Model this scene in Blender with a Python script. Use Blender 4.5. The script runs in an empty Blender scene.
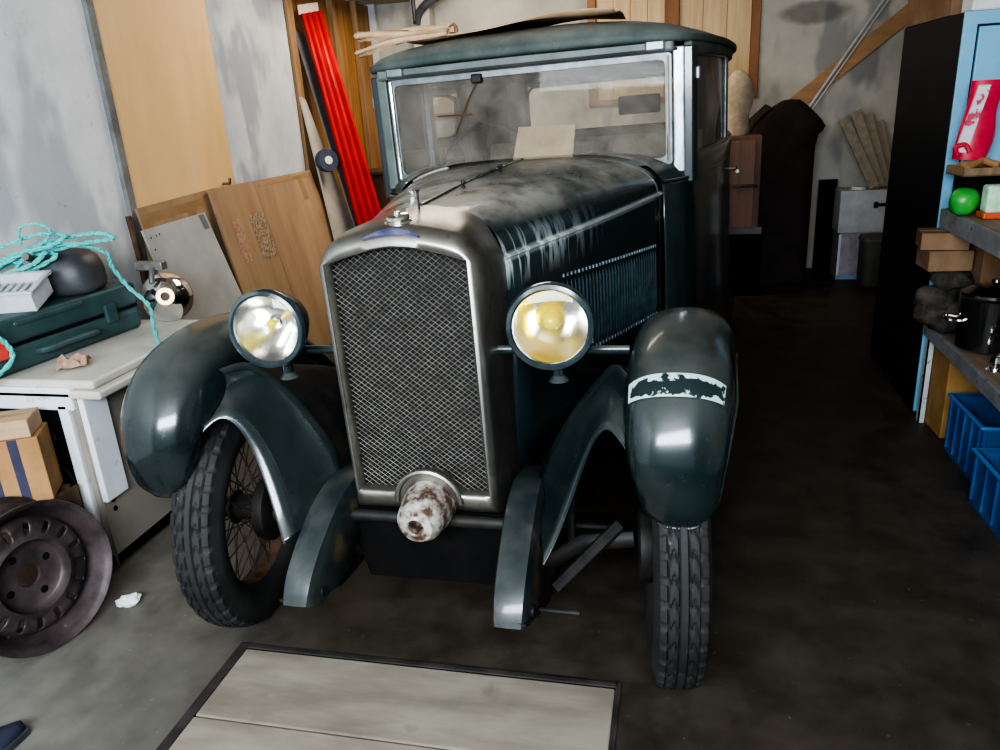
import bpy, bmesh, math, random
from mathutils import Vector, Matrix, noise
random.seed(7)
COL = bpy.context.scene.collection
PI = math.pi

# ------------------------------------------------------------ materials
def new_mat(name):
    m = bpy.data.materials.new(name); m.use_nodes = True
    nt = m.node_tree
    for n in list(nt.nodes): nt.nodes.remove(n)
    out = nt.nodes.new('ShaderNodeOutputMaterial')
    return m, nt, out
def N(nt, t, **kw):
    n = nt.nodes.new(t)
    for k, v in kw.items(): setattr(n, k, v)
    return n
def c4(c): return (c[0], c[1], c[2], 1)
def noise_tex(nt, scale, detail=5, rough=.6, stretch=None, coord='Object', off=0):
    tc = N(nt, 'ShaderNodeTexCoord'); mp = N(nt, 'ShaderNodeMapping')
    mp.inputs['Location'].default_value = (off, off*.7, off*.3)
    if stretch: mp.inputs['Scale'].default_value = stretch
    nz = N(nt, 'ShaderNodeTexNoise'); nz.inputs['Scale'].default_value = scale
    nz.inputs['Detail'].default_value = detail; nz.inputs['Roughness'].default_value = rough
    nt.links.new(tc.outputs[coord], mp.inputs[0]); nt.links.new(mp.outputs[0], nz.inputs['Vector'])
    return nz
def ramp(nt, src, a, b, ca=(0,0,0), cb=(1,1,1)):
    r = N(nt, 'ShaderNodeValToRGB')
    r.color_ramp.elements[0].position = a; r.color_ramp.elements[1].position = b
    r.color_ramp.elements[0].color = c4(ca); r.color_ramp.elements[1].color = c4(cb)
    nt.links.new(src, r.inputs[0]); return r
def mix(nt, fac, a, b):
    m = N(nt, 'ShaderNodeMix', data_type='RGBA')
    for i, v in ((0, fac), (6, a), (7, b)):
        if isinstance(v, (int, float)): m.inputs[i].default_value = v
        elif isinstance(v, tuple): m.inputs[i].default_value = c4(v)
        else: nt.links.new(v, m.inputs[i])
    return m.outputs[2]
def mathn(nt, op, a, b=None, clamp=False):
    m = N(nt, 'ShaderNodeMath', operation=op); m.use_clamp = clamp
    for i, v in ((0, a), (1, b)):
        if v is None: continue
        if isinstance(v, (int, float)): m.inputs[i].default_value = v
        else: nt.links.new(v, m.inputs[i])
    return m.outputs[0]
def M(name, c1, c2=None, rough=.6, metal=0, scale=8, lo=.35, hi=.65, bump=0, stretch=None, coat=0, dust=0,
      dustc=(.22,.21,.18), spec=.5, off=0, trans=0, sheen=0, spots=None):
    m, nt, out = new_mat(name)
    b = N(nt, 'ShaderNodeBsdfPrincipled')
    nt.links.new(b.outputs[0], out.inputs[0])
    b.inputs['Roughness'].default_value = rough; b.inputs['Metallic'].default_value = metal
    b.inputs['Specular IOR Level'].default_value = spec
    b.inputs['Coat Weight'].default_value = coat; b.inputs['Coat Roughness'].default_value = .12
    b.inputs['Transmission Weight'].default_value = trans
    nz = noise_tex(nt, scale, stretch=stretch, off=off)
    col = None
    if c2 is not None: col = ramp(nt, nz.outputs[0], lo, hi, c1, c2).outputs[0]
    else: col = c1
    if spots:
        sc, s_lo, s_hi, s_col = spots
        n2 = noise_tex(nt, sc, detail=4, off=off+3.3)
        col = mix(nt, ramp(nt, n2.outputs[0], s_lo, s_hi).outputs[0], col, s_col)
    if dust:
        g = N(nt, 'ShaderNodeNewGeometry'); sx = N(nt, 'ShaderNodeSeparateXYZ'); nt.links.new(g.outputs['Normal'], sx.inputs[0])
        up = ramp(nt, sx.outputs[2], .35, .95).outputs[0]
        n3 = noise_tex(nt, 5.5, detail=7, rough=.65, off=1.7)
        f = mathn(nt, 'MULTIPLY', up, ramp(nt, n3.outputs[0], .25, .7).outputs[0])
        n4 = noise_tex(nt, 60, detail=3, off=5)
        sp = mathn(nt, 'MULTIPLY', ramp(nt, n4.outputs[0], .62, .75).outputs[0], .35)
        f = mathn(nt, 'ADD', mathn(nt, 'MULTIPLY', f, dust), mathn(nt, 'MULTIPLY', sp, .35), clamp=True)
        col = mix(nt, f, col, dustc)
        rr = mathn(nt, 'ADD', mathn(nt, 'MULTIPLY', f, .5), rough, clamp=True)
        nt.links.new(rr, b.inputs['Roughness'])
        if coat:
            nt.links.new(mathn(nt, 'MULTIPLY', mathn(nt, 'SUBTRACT', 1.0, f, clamp=True), coat), b.inputs['Coat Weight'])
    if isinstance(col, tuple): b.inputs['Base Color'].default_value = c4(col)
    else: nt.links.new(col, b.inputs['Base Color'])
    if bump:
        bp = N(nt, 'ShaderNodeBump'); bp.inputs['Strength'].default_value = bump; bp.inputs['Distance'].default_value = .01
        nt.links.new(nz.outputs[0], bp.inputs['Height']); nt.links.new(bp.outputs[0], b.inputs['Normal'])
    return m
def glass_mat(name, tint=(.9,.93,.92), dirt=.14, dirt_haze_col=(.45,.45,.42), rough=.02, ior=1.5):  # dirt: dust amount, on window_glass also the added haze
    m, nt, out = new_mat(name)
    tr = N(nt, 'ShaderNodeBsdfTransparent'); tr.inputs[0].default_value = c4(tint)
    gl = N(nt, 'ShaderNodeBsdfGlossy'); gl.inputs['Roughness'].default_value = rough
    df = N(nt, 'ShaderNodeBsdfDiffuse'); df.inputs[0].default_value = c4(dirt_haze_col)
    fr = N(nt, 'ShaderNodeFresnel'); fr.inputs[0].default_value = ior
    a = N(nt, 'ShaderNodeMixShader'); b = N(nt, 'ShaderNodeMixShader')
    nz = noise_tex(nt, 7, detail=6); r = ramp(nt, nz.outputs[0], .3, .8, (dirt*.5,)*3, (dirt*1.9,)*3)
    nt.links.new(fr.outputs[0], a.inputs[0]); nt.links.new(tr.outputs[0], a.inputs[1]); nt.links.new(gl.outputs[0], a.inputs[2])
    nt.links.new(r.outputs[0], b.inputs[0]); nt.links.new(a.outputs[0], b.inputs[1]); nt.links.new(df.outputs[0], b.inputs[2])
    nt.links.new(b.outputs[0], out.inputs[0])
    return m

MT = {}
MT['paint'] = M('car_paint', (.006,.016,.018), (.012,.026,.028), rough=.32, coat=.75, scale=3, dust=.55)
MT['fender_paint'] = M('fender_paint', (.005,.012,.013), (.011,.021,.022), rough=.26, coat=.85, scale=4, dust=.55, dustc=(.12,.122,.105))
MT['roof_paint'] = M('roof_paint', (.045,.065,.06), (.10,.12,.105), rough=.65, scale=5, dust=.7, dustc=(.3,.29,.25))
MT['header_paint'] = M('header_paint', (.09,.12,.11), (.17,.20,.18), rough=.5, scale=6)
MT['frame_metal'] = M('windscreen_frame_metal', (.13,.15,.155), (.26,.28,.285), rough=.4, metal=.5, scale=14)
MT['pillar_metal'] = M('pale_pillar', (.16,.19,.21), (.52,.57,.62), rough=.33, metal=.6, scale=18, stretch=(2,2,.5), lo=.3, hi=.6)  # pale mottled metal, fitted to the right screen pillar only
MT['black'] = M('flat_black', (.003,.003,.003), (.007,.006,.006), rough=.9, spec=.2, scale=10)
MT['inner'] = M('cabin_lining', (.035,.033,.03), (.06,.055,.05), rough=.9, scale=6)
MT['nickel'] = M('dull_nickel', (.19,.18,.16), (.38,.37,.335), rough=.32, metal=.9, scale=6, lo=.3, hi=.7, spots=(22,.6,.75,(.16,.14,.11)))
MT['chrome'] = M('chrome', (.75,.75,.73), (.85,.85,.84), rough=.1, metal=1, scale=8)
MT['mesh'] = M('mesh_wire', (.22,.205,.18), (.42,.40,.36), rough=.45, metal=.75, scale=30)
MT['core'] = M('radiator_core', (.004,.004,.004), (.02,.017,.015), rough=.8, scale=90, bump=.5)
MT['tyre'] = M('tyre_rubber', (.012,.012,.012), (.030,.029,.028), rough=.75, scale=6, spots=(28,.66,.78,(.17,.165,.155)))
MT['rim_rust'] = M('rusty_rim', (.07,.035,.02), (.16,.09,.05), rough=.75, metal=.2, scale=16)
MT['spoke'] = M('spoke_rust', (.05,.035,.025), (.11,.08,.055), rough=.6, metal=.4, scale=20)
MT['chassis'] = M('chassis_grime', (.006,.006,.007), (.026,.022,.018), rough=.6, scale=12)
MT['horn_paint'] = M('dumb_iron_paint', (.012,.020,.023), (.045,.052,.048), rough=.38, coat=.5, scale=9, spots=(6,.58,.72,(.13,.085,.045)))
MT['hub_rust'] = M('crank_hub_corroded', (.10,.055,.035), (.55,.52,.47), rough=.6, metal=.4, scale=26, lo=.42, hi=.62, bump=.5)
MT['reflector'] = M('lamp_reflector', (.74,.72,.68), (.88,.86,.82), rough=.16, metal=1, scale=5)
MT['badge'] = M('blue_badge', (.05,.05,.13), (.17,.18,.32), rough=.3, scale=20)
MT['brass'] = M('brass', (.55,.38,.14), (.75,.55,.25), rough=.35, metal=.9, scale=12)
MT['glint'] = M('painted_glint', (.05,.08,.10), (.28,.35,.39), rough=.5, scale=30)
MT['leather'] = M('seat_cloth', (.16,.13,.10), (.26,.22,.17), rough=.85, scale=8)
MT['lamprim'] = M('lamp_rim_metal', (.012,.022,.026), (.035,.055,.06), rough=.18, coat=.6, scale=12)
MT['glass'] = glass_mat('window_glass', dirt=.19, dirt_haze_col=(.55,.49,.41), ior=1.22)  # dust plus added warm haze that brightens the view into the cabin
MT['lens'] = glass_mat('lamp_lens', tint=(.95,.95,.92), dirt=.035, dirt_haze_col=(.8,.78,.7))
MT['yglass'] = glass_mat('yellow_reflection_glass', tint=(1.0,.76,.0), dirt=.36, dirt_haze_col=(.95,.70,.0))
# louvre / bonnet material with stains along the crease
def bonnet_mat():
    m, nt, out = new_mat('bonnet_dusty')
    b = N(nt, 'ShaderNodeBsdfPrincipled'); nt.links.new(b.outputs[0], out.inputs[0])
    base = ramp(nt, noise_tex(nt, 3).outputs[0], .3, .7, (.006,.016,.018), (.014,.028,.03)).outputs[0]
    g = N(nt, 'ShaderNodeNewGeometry'); sx = N(nt, 'ShaderNodeSeparateXYZ'); nt.links.new(g.outputs['Normal'], sx.inputs[0])
    up = ramp(nt, sx.outputs[2], .55, .95).outputs[0]
    n3 = noise_tex(nt, 5.5, detail=9, rough=.66, off=.9, stretch=(1.3,.9,1))
    f = mathn(nt, 'MULTIPLY', up, ramp(nt, n3.outputs[0], .38, .60).outputs[0])
    f = mathn(nt, 'MULTIPLY', f, .95)
    col = mix(nt, f, base, (.34,.32,.275))
    # pale dried streaks low on the shoulders
    tc = N(nt, 'ShaderNodeTexCoord'); sp = N(nt, 'ShaderNodeSeparateXYZ'); nt.links.new(tc.outputs['Object'], sp.inputs[0])
    band = mathn(nt, 'SUBTRACT', 1.0, mathn(nt, 'MULTIPLY', mathn(nt, 'ABSOLUTE', mathn(nt, 'SUBTRACT', sp.outputs[2], 1.105)), 12.0), clamp=True)
    front = ramp(nt, mathn(nt, 'SUBTRACT', 1.0, sp.outputs[1]), .3, .75).outputs[0]
    n4 = noise_tex(nt, 9, detail=3, rough=.5, off=2.1, stretch=(.6,2.4,.35))
    ridged = mathn(nt, 'SUBTRACT', 1.0, mathn(nt, 'MULTIPLY', mathn(nt, 'ABSOLUTE', mathn(nt, 'SUBTRACT', n4.outputs[0], .5)), 16.0), clamp=True)
    s = mathn(nt, 'MULTIPLY', mathn(nt, 'MULTIPLY', ridged, band), mathn(nt, 'MULTIPLY', front, .75))
    for y0_, wd_, st_ in ((.165,.012,.8),(.34,.015,1.0),(.43,.009,.6),(1.235,.010,.7)):
        yy = mathn(nt, 'ADD', sp.outputs[1], mathn(nt, 'MULTIPLY', mathn(nt, 'SUBTRACT', n3.outputs[0], .5), .10))
        q_ = mathn(nt, 'SUBTRACT', 1.0, mathn(nt, 'MULTIPLY', mathn(nt, 'ABSOLUTE', mathn(nt, 'SUBTRACT', yy, y0_)), 1/wd_), clamp=True)
        q_ = mathn(nt, 'MULTIPLY', q_, ramp(nt, sp.outputs[2], 1.02, 1.06).outputs[0] if y0_ < 1 else .8)
        q_ = mathn(nt, 'MULTIPLY', q_, ramp(nt, sp.outputs[0], .02, .09).outputs[0])
        s = mathn(nt, 'ADD', s, mathn(nt, 'MULTIPLY', q_, st_), clamp=True)
    cr_ = mathn(nt, 'SUBTRACT', 1.0, mathn(nt, 'MULTIPLY', mathn(nt, 'ABSOLUTE', mathn(nt, 'SUBTRACT', mathn(nt, 'SUBTRACT', sp.outputs[2], 1.111), mathn(nt, 'MULTIPLY', sp.outputs[1], .009))), 70.0), clamp=True)
    s = mathn(nt, 'ADD', s, mathn(nt, 'MULTIPLY', cr_, .5), clamp=True)
    col = mix(nt, s, col, (.62,.68,.68))
    nt.links.new(col, b.inputs['Base Color'])
    fr = mathn(nt, 'ADD', f, s, clamp=True)
    nt.links.new(mathn(nt, 'ADD', mathn(nt, 'MULTIPLY', fr, .45), .27), b.inputs['Roughness'])
    nt.links.new(mathn(nt, 'MULTIPLY', mathn(nt, 'SUBTRACT', 1.0, fr, clamp=True), .6), b.inputs['Coat Weight'])
    b.inputs['Coat Roughness'].default_value = .12
    return m
MT['bonnet'] = bonnet_mat()
def worn_strip():
    m, nt, out = new_mat('worn_painted_strip')
    b = N(nt, 'ShaderNodeBsdfPrincipled'); nt.links.new(b.outputs[0], out.inputs[0]); b.inputs['Roughness'].default_value = .4
    n = noise_tex(nt, 26, detail=5, rough=.6, off=1.1)
    tc = N(nt, 'ShaderNodeTexCoord'); sp = N(nt, 'ShaderNodeSeparateXYZ'); nt.links.new(tc.outputs['UV'], sp.inputs[0])
    d = mathn(nt, 'MULTIPLY', mathn(nt, 'ABSOLUTE', mathn(nt, 'SUBTRACT', sp.outputs[1], .5)), 2.0)
    du = mathn(nt, 'MULTIPLY', mathn(nt, 'ABSOLUTE', mathn(nt, 'SUBTRACT', sp.outputs[0], .5)), 2.0)
    d = mathn(nt, 'MAXIMUM', d, mathn(nt, 'POWER', du, 5.0))
    v = mathn(nt, 'ADD', n.outputs[0], mathn(nt, 'MULTIPLY', d, .3))
    r = ramp(nt, v, .68, .71, (.012,.022,.024), (.42,.53,.54))
    nt.links.new(r.outputs[0], b.inputs['Base Color'])
    return m
MT['strip'] = worn_strip()
def yglass():
    m, nt, out = new_mat('yellow_bulb_glass')
    b = N(nt, 'ShaderNodeBsdfPrincipled'); nt.links.new(b.outputs[0], out.inputs[0])
    b.inputs['Base Color'].default_value = (.95,.80,.03,1); b.inputs['Roughness'].default_value = .12
    b.inputs['Transmission Weight'].default_value = .3; b.inputs['Coat Weight'].default_value = .5
    b.inputs['Emission Color'].default_value = (1,.8,0,1); b.inputs['Emission Strength'].default_value = .0
    return m
MT['yellow'] = yglass()

# ------------------------------------------------------------ mesh builder
class MB:
    def __init__(s): s.v = []; s.f = []; s.uv = {}
    def add(s, vs, fs):
        o = len(s.v); s.v += [Vector(v) for v in vs]; s.f += [[i+o for i in f] for f in fs]; return o
    def box(s, c, d, rot=None, taper=None):
        x, y, z = d[0]/2, d[1]/2, d[2]/2
        vs = [Vector((a*x, b*y, e*z)) for e in (-1,1) for a, b in ((-1,-1),(1,-1),(1,1),(-1,1))]
        if taper:
            for v in vs[4:]: v.x *= taper; v.y *= taper
        if rot is not None: vs = [rot @ v for v in vs]
        vs = [v + Vector(c) for v in vs]
        s.add(vs, [(3,2,1,0),(4,5,6,7),(0,1,5,4),(1,2,6,5),(2,3,7,6),(3,0,4,7)]); return s
    def span(s, a, b): return s.box([(a[i]+b[i])/2 for i in range(3)], [abs(b[i]-a[i]) for i in range(3)])
    def tube(s, pts, r, n=8, caps=True, closed=False, sx=1, ref=None):
        pts = [Vector(p) for p in pts]; m = len(pts); rr = r if isinstance(r, (list, tuple)) else [r]*m
        rings = []; up = None
        for i, p in enumerate(pts):
            if closed: t = pts[(i+1) % m]-pts[i-1]
            else: t = pts[min(i+1, m-1)]-pts[max(i-1, 0)]
            t.normalize()
            if up is None:
                up = Vector(ref) if ref else (Vector((0,0,1)) if abs(t.z) < .9 else Vector((1,0,0)))
            a = t.cross(up); a.normalize(); b = a.cross(t); b.normalize(); up = b
            rings.append([p + a*math.cos(2*PI*k/n)*rr[i]*sx + b*math.sin(2*PI*k/n)*rr[i] for k in range(n)])
        s.rings(rings, closed_v=closed, caps=caps and not closed); return s
    def rings(s, rings, closed_u=True, closed_v=False, caps=False, flip=False):
        n = len(rings[0]); m = len(rings); o = len(s.v)
        for r in rings: s.v += [Vector(v) for v in r]
        fs = []
        for i in range(m if closed_v else m-1):
            for k in range(n if closed_u else n-1):
                a = o+i*n+k; b = o+i*n+(k+1) % n; c = o+((i+1) % m)*n+(k+1) % n; d = o+((i+1) % m)*n+k
                fs.append([a,b,c,d] if not flip else [d,c,b,a])
        if caps:
            fs.append([o+k for k in range(n)][::-1]); fs.append([o+(m-1)*n+k for k in range(n)])
        s.f += fs; return s
    def lathe(s, prof, n=32, mat=None):
        # profile of (radius, height) about local Z, transformed by mat
        mat = mat or Matrix.Identity(4); R = []
        for r, h in prof:
            R.append([mat @ Vector((r*math.cos(2*PI*k/n), r*math.sin(2*PI*k/n), h)) for k in range(n)])
        s.rings(R); return s
    def prism(s, poly, fn0, fn1):
        n = len(poly); vs = [fn0(p) for p in poly]+[fn1(p) for p in poly]
        fs = [list(range(n))[::-1], [n+i for i in range(n)]]
        for i in range(n): fs.append([i, (i+1) % n, n+(i+1) % n, n+i])
        s.add(vs, fs); return s
    def quad(s, a, b, c, d, t=None):
        s.add([a,b,c,d], [(0,1,2,3)]); return s
    def build(s, name, mat, parent=None, smooth=True, bevel=0, loc=None, rot=None, solid=0, subsurf=0, seg=2, angle=35):
        me = bpy.data.meshes.new(name); me.from_pydata([tuple(v) for v in s.v], [], s.f)
        bm = bmesh.new(); bm.from_mesh(me); bmesh.ops.remove_doubles(bm, verts=bm.verts, dist=1e-5)
        bmesh.ops.recalc_face_normals(bm, faces=bm.faces); bm.to_mesh(me); bm.free()
        o = bpy.data.objects.new(name, me); COL.objects.link(o); me.materials.append(mat)
        if parent: o.parent = parent
        if loc: o.location = loc
        if rot: o.rotation_euler = rot
        if subsurf: md = o.modifiers.new('s', 'SUBSURF'); md.levels = md.render_levels = subsurf
        if solid: md = o.modifiers.new('t', 'SOLIDIFY'); md.thickness = abs(solid); md.offset = -1 if solid > 0 else 1
        if bevel: md = o.modifiers.new('b', 'BEVEL'); md.width = bevel; md.segments = seg; md.limit_method = 'ANGLE'; md.angle_limit = math.radians(40)
        if smooth:
            me.polygons.foreach_set('use_smooth', [True]*len(me.polygons))
            try: me.set_sharp_from_angle(angle=math.radians(angle))
            except Exception: pass
        return o
def tag(o, label=None, cat=None, group=None, kind=None):
    if label: o['label'] = label
    if cat: o['category'] = cat
    if group: o['group'] = group
    if kind: o['kind'] = kind
    return o
def empty(name, loc, rot=(0,0,0)):
    o = bpy.data.objects.new(name, None); o.location = loc; o.rotation_euler = rot; o.empty_display_size = .1; COL.objects.link(o); return o
def child(src, parent, loc=None, rot=None, name=None):
    o = src.copy(); COL.objects.link(o); o.parent = parent
    if loc is not None: o.location = loc
    if rot is not None: o.rotation_euler = rot
    return o
def V(*a): return Vector(a)
def mat_to(p, d, up=(0,0,1)):
    d = Vector(d).normalized(); return Matrix.Translation(Vector(p)) @ d.to_track_quat('Z', 'Y').to_matrix().to_4x4()
def smoothpath(pts, n=8, closed=False):
    pts = [Vector(p) for p in pts]; out = []; m = len(pts)
    for i in range(m if closed else m-1):
        if closed: p0, p1, p2, p3 = pts[i-1], pts[i], pts[(i+1) % m], pts[(i+2) % m]
        else: p0 = pts[max(i-1,0)]; p1 = pts[i]; p2 = pts[i+1]; p3 = pts[min(i+2,m-1)]
        for k in range(n):
            t = k/n
            out.append(.5*((2*p1)+(p2-p0)*t+(2*p0-5*p1+4*p2-p3)*t*t+(3*p1-p0-3*p2+p3)*t**3))
    if not closed: out.append(pts[-1])
    return out
def lerp(a, b, t): return a+(b-a)*t
def interp(tab, x):
    if x <= tab[0][0]: return tab[0][1]
    for (a, va), (b, vb) in zip(tab, tab[1:]):
        if x <= b:
            t = (x-a)/(b-a); t = t*t*(3-2*t) if False else t
            return va+(vb-va)*t
    return tab[-1][1]

# ------------------------------------------------------------ camera
cam = bpy.data.cameras.new('camera'); camo = bpy.data.objects.new('camera', cam); COL.objects.link(camo)
r = V(.97467,.21598,-.05801); u = V(-.01915,.33907,.94057); f = V(-.22281,.91563,-.33462)
mw = Matrix(((r.x,u.x,-f.x,0),(r.y,u.y,-f.y,0),(r.z,u.z,-f.z,1.5134),(0,0,0,1)))
camo.matrix_world = mw
cam.sensor_fit = 'HORIZONTAL'; cam.sensor_width = 36; cam.lens = 770.73*36/1000; cam.clip_start = .05
bpy.context.scene.camera = camo

# ------------------------------------------------------------ the room
XL, XR, YB, YF, ZC = -2.6, 1.95, 6.99, -1.2, 2.75
def wall_plaster(name, a, b, blot, off=0):
    m, nt, out = new_mat(name)
    bs = N(nt, 'ShaderNodeBsdfPrincipled'); nt.links.new(bs.outputs[0], out.inputs[0]); bs.inputs['Roughness'].default_value = .9
    n1 = noise_tex(nt, 1.6, detail=8, rough=.6, off=off); n2 = noise_tex(nt, 2.3, detail=3, off=off+4, stretch=(1,1,.5)); n3 = noise_tex(nt, 14, detail=5, off=off+9)
    col = ramp(nt, n1.outputs[0], .35, .65, a, b).outputs[0]
    col = mix(nt, mathn(nt, 'MULTIPLY', ramp(nt, n2.outputs[0], .52, .6).outputs[0], .7), col, blot)
    col = mix(nt, mathn(nt, 'MULTIPLY', ramp(nt, n3.outputs[0], .66, .74).outputs[0], .5), col, tuple(x*.5 for x in blot))
    nt.links.new(col, bs.inputs['Base Color'])
    bp = N(nt, 'ShaderNodeBump'); bp.inputs['Strength'].default_value = .25; bp.inputs['Distance'].default_value = .01
    nt.links.new(n3.outputs[0], bp.inputs['Height']); nt.links.new(bp.outputs[0], bs.inputs['Normal'])
    return m
MT['wall_l'] = wall_plaster('left_plaster', (.50,.51,.52), (.72,.72,.72), (.36,.38,.41), 1)
def add_soot(m):
    nt = m.node_tree; bs = [n for n in nt.nodes if n.type == 'BSDF_PRINCIPLED'][0]; src = bs.inputs['Base Color'].links[0].from_socket
    tc = N(nt, 'ShaderNodeTexCoord'); sp = N(nt, 'ShaderNodeSeparateXYZ'); nt.links.new(tc.outputs['Object'], sp.inputs[0])
    n_ = noise_tex(nt, 9, detail=4)
    a = mathn(nt, 'POWER', mathn(nt, 'MULTIPLY', mathn(nt, 'SUBTRACT', sp.outputs[0], 1.0), 3.6), 2.0)
    b = mathn(nt, 'POWER', mathn(nt, 'MULTIPLY', mathn(nt, 'SUBTRACT', sp.outputs[2], 2.02), 11.0), 2.0)
    d = mathn(nt, 'ADD', mathn(nt, 'ADD', a, b), mathn(nt, 'MULTIPLY', n_.outputs[0], .8))
    f_ = ramp(nt, mathn(nt, 'SUBTRACT', 1.6, d, clamp=True), .1, .7).outputs[0]
    nt.links.new(mix(nt, mathn(nt, 'MULTIPLY', f_, .6), src, (.10,.095,.085)), bs.inputs['Base Color'])
MT['wall_b'] = wall_plaster('back_plaster', (.36,.34,.30), (.52,.49,.43), (.22,.22,.21), 5)
def floor_mat():
    m, nt, out = new_mat('oily_concrete')
    bs = N(nt, 'ShaderNodeBsdfPrincipled'); nt.links.new(bs.outputs[0], out.inputs[0])
    n1 = noise_tex(nt, 1.3, detail=8, rough=.6); n2 = noise_tex(nt, 7, detail=6, off=3); n3 = noise_tex(nt, 45, detail=2, off=6)
    tc = N(nt, 'ShaderNodeTexCoord'); sp = N(nt, 'ShaderNodeSeparateXYZ'); nt.links.new(tc.outputs['Object'], sp.inputs[0])
    # older, oilier slab to the right of and behind the pit
    e = mathn(nt, 'ADD', mathn(nt, 'ADD', sp.outputs[0], mathn(nt, 'MULTIPLY', sp.outputs[1], .45)), mathn(nt, 'MULTIPLY', n1.outputs[0], .6))
    zone = ramp(nt, mathn(nt, 'MULTIPLY', mathn(nt, 'ADD', e, 1.05), .8), .15, .85).outputs[0]
    a = ramp(nt, n2.outputs[0], .3, .7, (.125,.119,.104), (.195,.187,.164)).outputs[0]
    b = ramp(nt, n2.outputs[0], .3, .7, (.030,.024,.017), (.062,.050,.037)).outputs[0]
    col = mix(nt, zone, a, b)
    col = mix(nt, mathn(nt, 'MULTIPLY', ramp(nt, n3.outputs[0], .70, .76).outputs[0], .35), col, (.3,.28,.25))
    nt.links.new(col, bs.inputs['Base Color'])
    nt.links.new(ramp(nt, n2.outputs[0], .3, .7, (.42,)*3, (.7,)*3).outputs[0], bs.inputs['Roughness'])
    bp = N(nt, 'ShaderNodeBump'); bp.inputs['Strength'].default_value = .15; bp.inputs['Distance'].default_value = .01
    nt.links.new(n2.outputs[0], bp.inputs['Height']); nt.links.new(bp.outputs[0], bs.inputs['Normal'])
    return m
def struct(name, mb, mat, **k):
    o = mb.build(name, mat, **k); o['kind'] = 'structure'; return o
PX0, PX1, PY0, PY1 = -1.25, -.14, .30, 1.69
fl = MB()
fl.span((XL-.2,YF-3,-.2),(XR+.2,PY0,0)); fl.span((XL-.2,PY1,-.2),(XR+.2,YB+.2,0)); fl.span((XL-.2,PY0,-.2),(PX0,PY1,0)); fl.span((PX1,PY0,-.2),(XR+.2,PY1,0))
struct('floor', fl, floor_mat(), smooth=False)
struct('wall_left', MB().span((XL-.2,YF,0),(XL,5.22,ZC)).span((XL-.2,5.22,2.36),(XL,YB,ZC)).span((XL-.2,6.93,0),(XL,YB,2.36)), MT['wall_l'], smooth=False)
MT['wall_back'] = wall_plaster('back_plaster_sooty', (.36,.34,.30), (.52,.49,.43), (.22,.22,.21), 5); add_soot(MT['wall_back'])
struct('wall_back', MB().span((XL-.2,YB,0),(XR+.2,YB+.2,1.43)).span((XL-.2,YB,1.43),(-.76,YB+.2,ZC)).span((.6,YB,1.43),(XR+.2,YB+.2,ZC)).span((-.76,YB,2.6),(.6,YB+.2,ZC)), MT['wall_back'], smooth=False)
struct('wall_right', MB().span((XR,YF,0),(XR+.2,YB,ZC)), MT['wall_b'], smooth=False)
struct('wall_front', MB().span((XL-.2,YF-.2,0),(-2.5,YF,ZC)).span((1.2,YF-.2,0),(XR+.2,YF,ZC)).span((-2.5,YF-.2,2.45),(1.2,YF,ZC)), MT['wall_b'], smooth=False)
struct('ceiling', MB().span((XL-.2,YF-.2,ZC),(XR+.2,YB+.2,ZC+.15)), MT['wall_b'], smooth=False)
# concrete beam along the left wall top and a corner pillar
struct('trim_1', MB().span((XL,5.0,2.36),(-2.24,YB,2.56)), MT['wall_b'], smooth=False, bevel=.01)
struct('trim_2', MB().span((-2.24,6.82,1.9),(-2.08,YB,ZC)), MT['wall_b'], smooth=False, bevel=.01)
# wooden cladding in the recess of the left wall
def wood(name, a, b, scale=3, stretch=(8,8,.6), rough=.6, coat=0, off=0, lo=.3, hi=.7):
    return M(name, a, b, rough=rough, scale=scale, stretch=stretch, coat=coat, bump=.1, off=off, lo=lo, hi=hi)
MT['brownwood'] = wood('brown_cladding', (.20,.085,.025), (.44,.235,.085))
MT['jamb'] = wood('door_jamb_wood', (.20,.11,.05), (.36,.22,.11))
MT['orange_frame'] = wood('orange_brown_frame', (.19,.075,.022), (.30,.13,.045))
MT['pine'] = wood('pale_boards', (.50,.34,.17), (.68,.50,.29), stretch=(6,6,.5))
MT['ply'] = wood('plywood', (.62,.39,.17), (.76,.52,.27), scale=1.5, stretch=(2,2,.5))
d1 = empty('door_1', (XL-.06, 5.25, 0)); d1['kind'] = 'structure'
cl = MB()
for i in range(6): cl.span((-.03,.02+i*.275,.0),(.0+.006*(i%2),.02+i*.275+.27,2.35))
cl.build('cladding', MT['brownwood'], d1, smooth=False, bevel=.004)
MB().span((-.03,-.03,0),(.09,.06,2.36)).build('jamb', MT['jamb'], d1, smooth=False, bevel=.006)
MB().span((0,.80,0),(.05,.86,2.35)).build('batten', MT['jamb'], d1, smooth=False, bevel=.006)
MB().span((0,1.27,0),(.05,1.31,2.35)).build('batten', MT['jamb'], d1, smooth=False, bevel=.006)
# boarded shutter in the back wall
w1 = empty('window_1', (0, YB, 0)); w1['kind'] = 'structure'
sh = MB(); x = -.70
sh.span((-.70,.05,1.46),(.53,.08,2.6))
for i in range(4): sh.span((-.70+i*.139,.02,1.46),(-.70+i*.139+.137,.05,2.6))
for i in range(3): sh.span((-.03+i*.187,.02,1.46),(-.03+i*.187+.185,.05,2.6))
sh.build('shutter_boards', MT['pine'], w1, smooth=False, bevel=.004)
for a, b in (((-.77,-.02,1.42),(-.70,.06,2.6)), ((-.145,-.02,1.46),(-.03,.06,2.6)), ((.53,-.02,1.42),(.60,.06,2.6)), ((-.70,-.02,1.42),(.53,.06,1.47))):
    MB().span(a, b).build('window_frame', MT['orange_frame'], w1, smooth=False, bevel=.006)
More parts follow.
